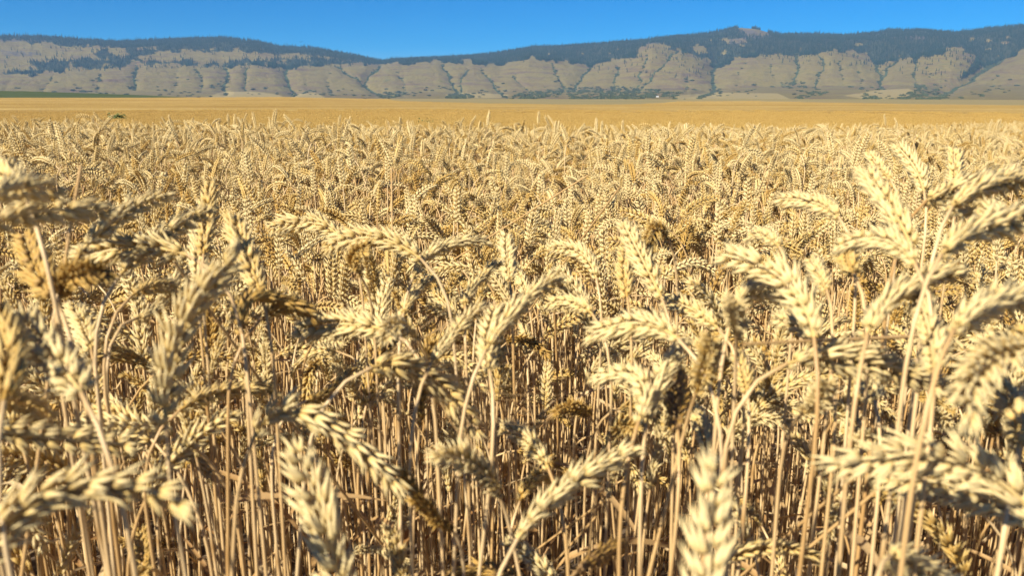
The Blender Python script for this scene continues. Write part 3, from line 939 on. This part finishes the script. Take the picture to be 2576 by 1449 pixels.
def patch(name, size, count, level, mats, seed):
    r = random.Random(seed); A = Acc()
    for q in range(count):
        stem, ear = random_stalk(r)
        a = r.uniform(0, 2 * math.pi); c, s = math.cos(a), math.sin(a)
        k_ = r.uniform(.95, 1.06)
        R3 = np.array([[c, -s, 0], [s, c, 0], [0, 0, 1]]) * k_
        off = np.array([r.uniform(-.5, .5) * size, r.uniform(-.5, .5) * size, 0])
        build_stalk_into(A, stem, ear, level, r, tone_pick(r), r.uniform(0, 3.1), R3, off, n_leaf=1 if r.random() < .6 else 0)
    return bpy.data.objects.new(name, A.mesh(name, mats))


PATCH_N = [patch('wheat_kind_p%d' % q, 0.42, 56, 'mid', [M_ear_a, M_stem_a, M_leaf_a], 300 + q) for q in range(5)]
PATCH_F = [patch('wheat_kind_q%d' % q, 0.9, 230, 'low', [M_ear_a, M_stem_a, M_leaf_a], 400 + q) for q in range(3)]
PATCH_G = [patch('golden_kind_%d' % q, 0.9, 210, 'low', [M_gold_a, M_gold_a, M_gold_a], 500 + q) for q in range(3)]

KINDS = SINGLE + PATCH_N + PATCH_F      # collection order follows the names: 00..25, p0..p4, q0..q2
nS, nP = len(SINGLE), len(PATCH_N)
pts, rots, scls, picks = [], [], [], []


def edge_near(az):
    """outer edge of the pale field (m) by azimuth in degrees"""
    return np.interp(az, [-60, -34, -10, 5, 12, 20, 27, 34, 60], [11, 11, 10, 9.5, 11, 15, 22, 27, 27])


# ---- individual stalks: seen ones drawn from the photograph
STALKS = []          # dicts: stem points, ear points, tone, roll, label


def bez2(b_, m_, t_, n=14):
    c = 2 * m_ - 0.5 * (b_ + t_)
    u = np.linspace(0, 1, n)[:, None]
    return (1 - u) ** 2 * b_ + 2 * u * (1 - u) * c + u * u * t_


def bez3(a, b_, c, d, n=18):
    u = np.linspace(0, 1, n)[:, None]
    return (1 - u) ** 3 * a + 3 * u * (1 - u) ** 2 * b_ + 3 * u * u * (1 - u) * c + u ** 3 * d


def hero(bx, by, mx, my, tx, ty, d, sg=1, tone=.12, roll=None, foot=None, L=0.092, label=None, awned=False, leaf=None):
    """ear from base to tip through a middle point of the photograph, d metres away; sg: tip leans away (+) or nearer (-)"""
    b_ = at(bx, by, d); t0 = at(tx, ty, d); m0 = at(mx, my, d)
    pl = np.linalg.norm(m0 - b_) + np.linalg.norm(t0 - m0)
    dd = math.sqrt(max(0.0, L * L - pl * pl)) * sg
    dd = float(np.clip(dd, -0.06, 0.07))
    t1 = at(tx, ty, d + dd); m1 = at(mx, my, d + dd * 0.5)
    ear = bez2(b_, m1, t1)
    T = ear[1] - ear[0]; T /= np.linalg.norm(T)
    if foot is None:
        fx = b_[0] - T[0] * 0.055 + random.uniform(-.03, .03); fy = b_[1] - T[1] * 0.055 + random.uniform(-.02, .05)
    else:
        q = at(foot[0], foot[1], d); u = 1.0
        v = q - b_; s_ = b_[2] / max(0.05, -v[2]); fx, fy = b_[0] + v[0] * s_, b_[1] + random.uniform(-.02, .06)
    gz = float(ground_z(fx, fy))
    F0 = np.array([fx, fy, gz - 0.01])
    neck = float(np.clip(0.022 + 0.03 * (1 - T[2]), 0.02, 0.06))
    C = b_ - T * neck
    up = C - F0; up /= np.linalg.norm(up)
    K = C - up * neck * 1.5
    u = np.linspace(0, 1, 9)[:, None]
    bow = np.array([random.uniform(-.008, .008), random.uniform(-.008, .008), 0])
    low = F0 + (K - F0) * u + bow * np.sin(u * math.pi)
    stem = np.concatenate([low[:-1], (1 - u) ** 2 * K + 2 * u * (1 - u) * C + u * u * b_])
    STALKS.append(dict(stem=stem, ear=ear, tone=tone, roll=random.uniform(0, 3.1) if roll is None else roll, label=label, awned=awned, d=d))


H = hero
PI2 = math.pi / 2
# bottom of the frame
H(1772, 1760, 1782, 1450, 1797, 1168, .30, 1, .04, PI2, L=.100, label='broad bleached wheat ear standing upright, largest and most out of focus')
H(882, 1620, 838, 1400, 752, 1140, .42, 1, .10, .6, L=.1, label='upright grey-shaded wheat ear with a sunlit tip, leaning beside the arching one')
H(640, 1098, 765, 1042, 1003, 1222, .52, 1, .14, .2, (600, 1449), label='wheat ear arching in a full bow to the right of its kinked stem')
H(1256, 1246, 1200, 1175, 1103, 1146, .58, -1, .16, .3, (1290, 1449), label='short wheat ear bowing back over a pale curved stem')
H(1302, 1356, 1418, 1230, 1588, 1134, .50, 1, .06, .4, (1284, 1449), label='pale wheat ear slanting up to the right above crossed straws')
H(2606, 1300, 2400, 1158, 2116, 1168, .40, 1, .05, .25, label='creamy wheat ear stretched out level above a second one like it')
H(2640, 1350, 2440, 1235, 2240, 1205, .46, 1, .10, .3, label='wheat ear stretched out level underneath a creamier one')
H(-60, 1420, 150, 1235, 458, 1262, .36, 1, .20, .3, label='thick wheat ear bowed low with its outer half in blue shade')
H(-80, 1075, 120, 1100, 315, 1118, .44, 1, .18, .2)
H(-60, 1010, 40, 1010, 130, 1060, .44, 1, .30, .4)
H(205, 990, 120, 880, 35, 800, .40, 1, .03, 1.3, (225, 1449), label='bleached fluffy wheat ear facing out with a blue shadow across it')
H(418, 1068, 455, 830, 590, 650, .46, 1, .16, 1.2, (432, 1449), label='long upright wheat ear curving over on a thick straight stem with a swollen node')
H(10, 1010, 20, 880, -30, 770, .38, 1, .5, 1.2)
H(2240, 1400, 2300, 1430, 2420, 1500, .42, 1, .06, .3)
# left side
H(190, 650, 300, 545, 412, 492, .60, 1, .10, .4)
H(303, 690, 400, 600, 516, 532, .62, 1, .14, .3)
H(470, 640, 330, 622, 178, 660, .62, 1, .22, .2)
H(-40, 575, 110, 530, 268, 534, .44, 1, .12, .2, label='level wheat ear of widely spaced husks with dark gaps, lit from above')
H(-70, 540, 20, 480, 140, 476, .40, 1, .08, .5)
H(132, 742, 90, 670, 66, 590, .52, 1, .66, 1.2)
H(150, 745, 190, 690, 270, 690, .55, -1, .74, .7)
H(512, 640, 520, 560, 530, 464, .80, 1, .40, 1.4)
H(655, 735, 620, 640, 583, 545, .66, 1, .32, 1.2)
H(498, 700, 500, 620, 505, 560, .82, 1, .05, 1.4)
H(610, 840, 640, 745, 785, 790, .62, 1, .70, .6, label='golden brown wheat ear hooked over beside a paler one')
H(660, 800, 740, 770, 800, 820, .66, 1, .62, .3)
H(66, 505, 30, 455, -5, 425, .50, 1, .22, .8, (80, 900))
H(330, 745, 400, 720, 470, 745, .70, 1, .35, .3)
H(230, 880, 215, 830, 190, 775, .66, 1, .15, 1.3)
H(345, 800, 400, 770, 445, 690, .72, 1, .05, .5)
# centre
H(1058, 650, 945, 598, 828, 622, .76, 1, .22, .3)
H(862, 602, 789, 560, 680, 575, .92, 1, .20, .2)
H(1038, 700, 1105, 625, 1220, 606, .80, 1, .06, .5)
H(905, 690, 890, 650, 930, 620, .8, -1, .58, 1.0)
H(1282, 705, 1276, 650, 1275, 590, .90, 1, .05, 1.4)
H(1222, 880, 1300, 775, 1394, 703, .60, 1, .14, .6, (1200, 1100))
H(1085, 915, 1140, 840, 1206, 772, .62, 1, .10, .6)
H(1232, 935, 1228, 860, 1250, 770, .60, 1, .06, 1.3, (1216, 1100))
H(970, 830, 860, 815, 750, 835, .66, 1, .18, .2)
H(1050, 850, 1005, 815, 970, 850, .64, -1, .16, .7)
H(1170, 770, 1190, 720, 1250, 665, .80, 1, .20, .5)
H(1015, 790, 1040, 740, 1090, 700, .78, 1, .15, .6)
H(1705, 852, 1600, 812, 1482, 846, .56, 1, .10, .3, (1740, 1200))
H(1664, 748, 1620, 660, 1572, 566, .72, 1, .16, 1.2)
H(1806, 825, 1735, 775, 1670, 760, .72, 1, .18, .3)
H(1578, 748, 1572, 670, 1585, 600, .82, 1, .36, 1.2)
H(1490, 790, 1440, 760, 1375, 765, .80, 1, .16, .2)
H(1500, 700, 1460, 635, 1388, 625, .95, 1, .10, .3)
H(1680, 600, 1650, 575, 1630, 640, .85, -1, .60, .5)
H(935, 925, 1070, 940, 1195, 1082, .60, 1, .20, .3, (900, 1120), L=.115, awned=True, label='bearded wheat ear with long fine awns combed out to one side')
H(1606, 1062, 1610, 955, 1502, 946, .55, 1, .04, .8, (1600, 1449))
H(1625, 1068, 1655, 960, 1715, 862, .56, 1, .05, 1.0, (1636, 1449), label='whitish wheat ear leaning over its fallen twin on neighbouring stems')
H(1705, 1085, 1700, 1010, 1705, 930, .58, 1, .85, 1.4, (1690, 1449), label='wheat ear coloured dark brown for the shade of a pale one')  # dark tone stands in for the shade this ear hangs in
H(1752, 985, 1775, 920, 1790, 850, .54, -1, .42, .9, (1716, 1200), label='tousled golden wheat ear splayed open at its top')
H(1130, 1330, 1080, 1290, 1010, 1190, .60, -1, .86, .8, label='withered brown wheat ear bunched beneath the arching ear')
H(1450, 1440, 1510, 1400, 1560, 1370, .56, 1, .95, .5, label='wheat ear low among the stems, coloured dark for shade')  # shade among the stems is put into the ear's dark tone
H(355, 1449, 362, 1410, 352, 1330, .70, 1, .55, 1.2)
H(1380, 1180, 1330, 1110, 1260, 1075, .66, 1, .18, .4)
H(770, 1010, 830, 985, 880, 935, .75, 1, .58, .4)
H(455, 1030, 560, 985, 690, 985, .66, 1, .35, .3)
# right side
H(2048, 850, 1975, 705, 1815, 640, .50, 1, .06, .7, (2042, 1449), L=.105, label='large pale wheat ear bowing left on a long clean stem')
H(1850, 775, 1895, 730, 1962, 742, .56, 1, .10, .3, (1850, 1100))
H(1852, 840, 1850, 800, 1846, 752, .56, -1, .06, 1.2)
H(2302, 665, 2215, 600, 2106, 622, .52, 1, .05, .4, (2300, 1000))
H(2296, 625, 2240, 520, 2172, 428, .56, 1, .14, 1.1)
H(2240, 450, 2212, 420, 2186, 386, .95, 1, .16, .6)
H(2325, 482, 2300, 420, 2256, 368, .86, 1, .08, 1.1)
H(2405, 465, 2402, 420, 2400, 374, .95, 1, .18, 1.3)
H(2110, 545, 2050, 510, 1962, 500, .72, 1, .12, .3)
H(2330, 505, 2420, 470, 2560, 442, .66, 1, .08, .3)
H(2395, 520, 2470, 470, 2590, 448, .60, 1, .16, .4)
H(2368, 640, 2470, 570, 2620, 556, .48, 1, .12, .3)
H(2560, 575, 2470, 525, 2380, 535, .58, 1, .04, .4)
H(2182, 840, 2250, 745, 2400, 680, .48, 1, .05, .6, (2190, 1300))
H(2350, 930, 2340, 840, 2310, 740, .46, 1, .05, 1.2)
H(2400, 830, 2480, 770, 2610, 745, .40, 1, .04, .4)
H(1980, 915, 2150, 905, 2372, 972, .52, 1, .08, .3, (1985, 1300), L=.105, label='braided-looking wheat ear lying level across several stems')
H(2600, 880, 2470, 925, 2440, 1050, .42, -1, .10, .8)
H(2620, 820, 2540, 860, 2440, 900, .42, 1, .30, .5)
H(1960, 620, 1920, 590, 1880, 600, .80, 1, .12, .3)
H(2080, 730, 2060, 690, 2040, 650, .66, 1, .14, 1.0)
H(2150, 690, 2130, 640, 2140, 590, .62, 1, .40, 1.2)
H(2060, 860, 2010, 820, 1945, 800, .62, 1, .08, .3)
H(1880, 985, 1868, 930, 1850, 890, .66, 1, .30, .9)
H(2020, 1040, 2060, 1010, 2080, 960, .56, -1, .12, .9)
H(2200, 1010, 2190, 960, 2200, 905, .62, 1, .03, 1.2)
H(1780, 1130, 1770, 1080, 1745, 1030, .64, 1, .16, .8)
H(2560, 1130, 2555, 1030, 2500, 960, .46, 1, .20, .9)
N_HERO = len(STALKS)

# ---- fill: random stalks; the nearest in view become individuals, the others belong to the standing crop
cand = []
rr_ = random.Random(77)


def add_point(x, y, pick, h=1.0):
    pts.append((x, y, float(ground_z(x, y)) - 0.005)); rots.append((0, 0, rr_.uniform(0, 6.283))); s = rr_.uniform(.95, 1.06) * h
    scls.append((s, s, s)); picks.append(pick)


R1 = 2.7
DENS = 430.0
xs = rng.uniform(-2.9, 2.9, int(5.8 * 3.4 * DENS)); ys = rng.uniform(-0.7, 2.7, len(xs))
for x, y in zip(xs, ys):
    r = math.hypot(x, y)
    if r > R1: continue
    az = math.degrees(math.atan2(x, y))
    if y < -0.25 and x > 0.3: continue          # trodden gap where the photographer stands
    if r < 0.42 or (y < 0 and r < .5): continue
    if abs(az) < 42 and r < 1.0 and rr_.random() > np.interp(r, [.42, .62, 1.0], [.03, .22, 1.0]): continue
    if rr_.random() > .5 + vnoise(np.array(x * 5.0), np.array(y * 5.0), 9) * .8: continue
    cand.append((r, x, y, az))
cand.sort()
need = 300 - N_HERO
for r, x, y, az in cand:
    done = False
    if need > 0 and abs(az) < 36 and y > 0.3:
        stem, ear = random_stalk(rr_)
        a = rr_.uniform(0, 6.283); c, s = math.cos(a), math.sin(a); M = np.array([[c, -s, 0], [s, c, 0], [0, 0, 1]])
        k_ = rr_.uniform(.95, 1.05)
        if r < .75: k_ *= .93
        off = np.array([x, y, float(ground_z(x, y)) - .01])
        ear_w = ear * k_ @ M.T + off
        qx, qy, qz = proj(ear_w[6])
        if -30 < qx < IW + 30 and qy < IH + 20:
            STALKS.append(dict(stem=stem * k_ @ M.T + off, ear=ear_w, tone=tone_pick(rr_), roll=rr_.uniform(0, 3.1), label=None, awned=False, d=qz))
            need -= 1; done = True
    if not done:
        add_point(x, y, rr_.randrange(nS), .95 if r < .7 else 1.0)

# patches out to the field's edge
step = 0.36
for gx in np.arange(-16, 20, step):
    for gy in np.arange(-1.4, 12, step):
        r = math.hypot(gx, gy); az = math.degrees(math.atan2(gx, gy))
        if r < R1 + 0.12 or r > min(9.0, edge_near(az)) or abs(az) > 75: continue
        if abs(az) > 40 and r > 6: continue
        add_point(gx + rr_.uniform(-.1, .1), gy + rr_.uniform(-.1, .1), nS + rr_.randrange(nP), rr_.uniform(.95, 1.05))
step = 0.75
for gx in np.arange(-20, 24, step):
    for gy in np.arange(4, 34, step):
        r = math.hypot(gx, gy); az = math.degrees(math.atan2(gx, gy))
        if r < 8.8 or r > edge_near(az) + 1.2 or abs(az) > 44: continue
        add_point(gx + rr_.uniform(-.2, .2), gy + rr_.uniform(-.2, .2), nS + nP + rr_.randrange(3), rr_.uniform(.94, 1.05))
crop = scatter('standing_wheat', pts, rots, scls, picks, KINDS)

gp, gr, gs, gk = [], [], [], []
for ring in np.geomspace(27, 120, 95):
    dr = ring * 0.0158
    for q in range(int(2 * R(40) * ring / max(0.85, ring * .017))):
        a = R(rr_.uniform(-40, 40)); r = ring + rr_.uniform(0, dr)
        if r < edge_near(math.degrees(a)) + 2.0: continue
        x, y = r * math.sin(a), r * math.cos(a)
        z = float(gold_z(np.array(x), np.array(y))) - 0.70
        s = rr_.uniform(.92, 1.06); gp.append((x, y, z)); gr.append((0, 0, rr_.uniform(0, 6.28))); gs.append((s * 1.3, s * 1.3, s)); gk.append(rr_.randrange(3))
golden = scatter('golden_crop_edge', gp, gr, gs, gk, PATCH_G)

# ---- build the individual stalks with their parts
TONES = [(.28, 'pale cream'), (.5, 'straw yellow'), (.8, 'golden'), (9, 'brown')]
for S in STALKS:
    stem, ear = np.asarray(S['stem']), np.asarray(S['ear'])
    stem, _ = arc_resample(stem, 40)
    base = stem[0].copy(); base[2] += 0.01
    o = link(bpy.data.objects.new('wheat_stalk', None)); o.location = base; o.empty_display_size = 0.02
    v = ear[-1] - ear[0]; el = math.degrees(math.asin(v[2] / np.linalg.norm(v)))
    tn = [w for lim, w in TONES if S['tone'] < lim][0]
    pose = 'standing upright' if el > 50 else 'slanting upwards' if el > 15 else 'bent over level' if el > -25 else 'nodding downwards'
    S['leaf'] = random.random() < .6 and S['d'] > .66
    Le = arc_resample(ear, 2)[1]
    sz = 'short ' if Le < .078 else 'long ' if Le > .093 else ''
    lf = 'with dry leaf on stem' if S['leaf'] else 'on leafless stem'
    if S['label']:
        tag(o, S['label'], 'wheat')
    else:
        tag(o, 'wheat, %s%s ear %s %s' % (sz, tn, pose, lf), 'wheat', '%s%s wheat ears %s %s' % (sz, tn, pose, lf))
    st_tone = min(1, max(0, random.gauss(.25, .2)))
    n = len(stem); rad = np.linspace(0.0022, 0.00125, n) * (0.92 if S['d'] < .5 else 1.0)
    V, Q, t = tube(stem - base, rad, 7)
    # swollen joint on the straw
    kn = int(n * random.uniform(.45, .88))
    V = V.reshape(n, 7, 3); ctr = V.mean(1, keepdims=True)
    V[kn] = ctr[kn] + (V[kn] - ctr[kn]) * 1.45
    jt = np.zeros((n, 7)); jt[kn] = .85; jt[-1] = .5
    V[:kn] = ctr[:kn] + (V[:kn] - ctr[:kn]) * 1.12          # leaf sheath below the joint
    so = link(bpy.data.objects.new('stem', mesh_from('stem', V.reshape(-1, 3), Q, M_stem_o, {'joint': jt.ravel()})), o); so.color = (st_tone, 0, 0, 1)
    eb = ear[0]
    rc, L = arc_resample(ear, 10)
    V, Q, t = tube(rc - eb, np.linspace(.0013, .0008, 10), 5)
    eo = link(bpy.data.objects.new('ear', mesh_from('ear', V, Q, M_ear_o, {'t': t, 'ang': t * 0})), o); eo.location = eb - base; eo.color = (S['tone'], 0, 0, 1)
    fr, L = ear_frames(ear, S['roll'], random.uniform(-.4, .4), 0.0043 * np.clip(L / .09, .9, 1.2))
    kk = 0.91 * float(np.clip(L / 0.088, .85, 1.25))
    for q, (p, M, size, sd_) in enumerate(fr):
        s_ = link(bpy.data.objects.new('spikelet', HI[random.randrange(6)]), eo)
        f = size * kk * random.uniform(.86, 1.12)
        M = M @ np.array(Matrix.Rotation(R(random.gauss(0, 7)), 3, 'Y') @ Matrix.Rotation(R(random.gauss(0, 6)), 3, 'X') @ Matrix.Rotation(R(random.gauss(0, 10)), 3, 'Z'))
        if 0 < q < len(fr) - 1 and random.random() < .03: f *= .55      # a blind spikelet
        m4 = Matrix([[*(M[i_] * f), p[i_] - eb[i_]] for i_ in range(3)] + [[0, 0, 0, 1]])
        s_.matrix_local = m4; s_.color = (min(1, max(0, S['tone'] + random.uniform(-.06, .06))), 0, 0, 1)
    if S['awned']:
        for q, (p, M, size, sd_) in enumerate(fr):
            for w in (0, 1):
                d0 = M @ np.array([.55 + random.uniform(-.1, .1), random.uniform(-.25, .25), 1.0]); d0 /= np.linalg.norm(d0)
                La = random.uniform(.055, .085); g = np.array([0.10, 0.0, 0.10]) + np.random.default_rng(q * 2 + w).normal(size=3) * .12
                uu = np.linspace(0, 1, 9)[:, None]
                Pa = p - eb + d0 * .010 + (d0 * uu + (np.array([.9, .1, .15]) * .55 + g) * uu ** 2 * .6) * La
                V, Q, t = tube(Pa, np.linspace(.00035, .00012, 9), 3)
                ao = link(bpy.data.objects.new('awn', mesh_from('awn', V, Q, M_stem_o)), eo); ao.color = (.35, 0, 0, 1)
    for _k in range(random.choice([1, 1, 2]) if S['leaf'] else 0):
        b0 = stem[random.randrange(int(n * .3), int(n * .8))] - base
        Pl, w, sd2 = leaf_pts(random, 0, b0)
        V, Q, t = ribbon(Pl, w * 1.4, sd2)
        lo = link(bpy.data.objects.new('leaf', mesh_from('leaf', V, Q, M_leaf_o)), o); lo.color = (min(1, max(0, random.gauss(.4, .22))), 0, 0, 1)

# ---- bare straws leaning through the crop
def straw(px0, py0, px1, py1, d0, d1, label, rad=.0015):
    a = at(px0, py0, d0); b_ = at(px1, py1, d1)
    v = b_ - a
    if v[2] < 0: a, b_ = b_, a; v = -v
    # carry the lower end down to the soil
    if v[2] > 0.02:
        k_ = min(1.0 + a[2] / v[2], 6.0); lo = b_ - v * k_
    else: lo = a
    lo = np.array(lo)
    P_ = bez3(lo, lo + (b_ - lo) * .33 + np.array([.004, 0, 0]), lo + (b_ - lo) * .66 - np.array([.004, 0, 0]), b_, 10)
    V, Q, t = tube(P_ - P_[0], np.linspace(rad * 1.15, rad * .85, 10), 6)
    o = link(bpy.data.objects.new('straw', mesh_from('straw', V, Q, M_stem_o))); o.location = P_[0]; o.color = (.55, 0, 0, 1)
    tag(o, label, 'straw')


straw(204, 416, 171, 638, .55, .55, 'thin amber straw standing bare above the ears at the shaded side', .0013)
straw(440, 660, 660, 960, .6, .7, 'bare straw slanting down from the bowed ears to the hooked golden one', .0015)
straw(1870, 866, 2310, 846, .52, .60, 'bare straw lying almost level across the upright stems', .0012)
straw(1560, 470, 1400, 690, 1.0, 1.15, 'pinkish bare straw leaning between nodding ears in mid-field', .0015)
straw(985, 420, 990, 690, 1.25, 1.25, 'reddish bare straw standing upright above mid-field ears', .0016)
straw(1480, 440, 1290, 560, 1.35, 1.45, 'fallen bare straw propped on mid-field ears', .0016)
straw(2200, 1240, 1990, 1420, .6, .66, 'bare straw crossing in front of the long clean stem', .0015)
straw(2260, 1110, 2120, 1230, .6, .66, 'short bare straw propped against the level braided ear stems', .0015)
straw(1520, 1260, 1330, 1400, .8, .9, 'bare straw crossing another under the slanting pale ear', .0013)
straw(1500, 1300, 1370, 1449, .82, .9, 'lower of two bare straws crossing under the slanting pale ear', .0013)

# ---- straw litter on the soil
A = Acc(); r = random.Random(8)
for q in range(2600):
    x, y = r.uniform(-2.4, 2.4), r.uniform(0.2, 3.4)
    z = float(ground_z(x, y)); a = r.uniform(0, 6.28); L = r.uniform(.02, .13); e = r.uniform(0, .3)
    p = np.array([x, y, z + .003]); d_ = np.array([math.cos(a), math.sin(a), e])
    V, Q, t = ribbon([p, p + d_ * L / 2 + np.array([0, 0, .006]), p + d_ * L], [.0012, .0022, .0008], [-math.sin(a), math.cos(a), .3])
    A.add(V, Q, tone=r.uniform(.2, 1.0))
lit = link(bpy.data.objects.new('straw_litter', A.mesh('straw_litter', M_leaf_a)))
tag(lit, kind='stuff')

# ---- green weeds
M_weed = simple_mat('weed_leaves', (0.055, 0.080, 0.022), (0.110, 0.135, 0.045), 8.0, 0.7)


def weed(px, py, r, rad, hgt, label, sx=1.6, leafs=260, zoff=0.0):
    az, s = angles(px, py)
    x, y = r * math.sin(az), r * math.cos(az)
    o = link(bpy.data.objects.new('green_weed', None)); z = float(ground_z(x, y)); o.location = (x, y, z)
    tag(o, label, 'weed', None)
    V, Q, t = tube([(0, 0, -.02), (.01, 0, hgt * .5), (0, .01, hgt * .85)], [rad * .04, rad * .03, rad * .015], 5)
    link(bpy.data.objects.new('stalk', mesh_from('stalk', V, Q, M_weed)), o)
    f = link(bpy.data.objects.new('foliage', bush_mesh('foliage', int(px), M_weed, leafs, 1.0, .16, .8)), o)
    f.scale = (rad * sx, rad, hgt - .35 * hgt); f.location = (0, 0, hgt * .35)


weed(303, 288, 62, 0.55, 1.12, 'rounded green weed bush standing alone in the golden field', 1.5)
weed(1072, 306, 40, 0.28, 1.0, 'faint small green weed at the rim of the pale wheat')
weed(2478, 318, 17, 0.17, 0.86, 'dull green weed tuft among the farthest pale wheat ears')
weed(2530, 316, 18.5, 0.14, 0.84, 'smaller dull green weed tuft beside another in far pale wheat')
weed(1850, 1300, 1.35, 0.07, 0.22, 'low green weed on bare soil between stems', 1.3, 60)

# ---- a bird, far off over the left ridge
M_bird = simple_mat('dark_feathers', (0.03, 0.03, 0.035), (0.06, 0.06, 0.065), 3.0, 0.8)
bp_ = at(757, 105, 300.0)
bird = link(bpy.data.objects.new('bird', None)); bird.location = bp_
tag(bird, 'tiny dark bird gliding in the blue sky', 'bird')
V, Q, t = tube([(-.34, 0, 0), (-.2, 0, .02), (0, 0, .03), (.2, 0, .03), (.34, 0, .0)], [.01, .07, .10, .06, .01], 6)
link(bpy.data.objects.new('body', mesh_from('body', V, Q, M_bird)), bird)
for s in (-1, 1):
    V, Q, t = ribbon([(0, 0, .05), (.05, s * .3, .16), (0, s * .6, .14), (-.08, s * .85, .08)], [.13, .12, .08, .02], [1, 0, 0])
    link(bpy.data.objects.new('wing', mesh_from('wing', V, Q, M_bird)), bird)
bird.rotation_euler.z = R(95)

# ------------------------------------------------------------------ haze: the air between the field and the mountains
hz, nt, b = new_mat('haze_air')
nt.nodes.remove(b)
pv = N(nt, 'ShaderNodeVolumePrincipled')
pv.inputs['Color'].default_value = (0.30, 0.57, 1.0, 1)
pv.inputs['Density'].default_value = 0.000040
pv.inputs['Anisotropy'].default_value = 0.0
nt.links.new(pv.outputs[0], nt.nodes['Material Output'].inputs['Volume'])
V, Fc = boxv(0, 0, 0, 1, 1, 1)
haze = link(bpy.data.objects.new('haze', mesh_from('haze', V, np.array(Fc), hz, smooth_shade=False)))
zlo = min(float(MZ.min()), -280.0) - 1; zhi = float(MZ.max()) + 60
haze.scale = (27000, 27000, zhi - zlo); haze.location = (0, 0, (zhi + zlo) / 2)
tag(haze, kind='stuff')
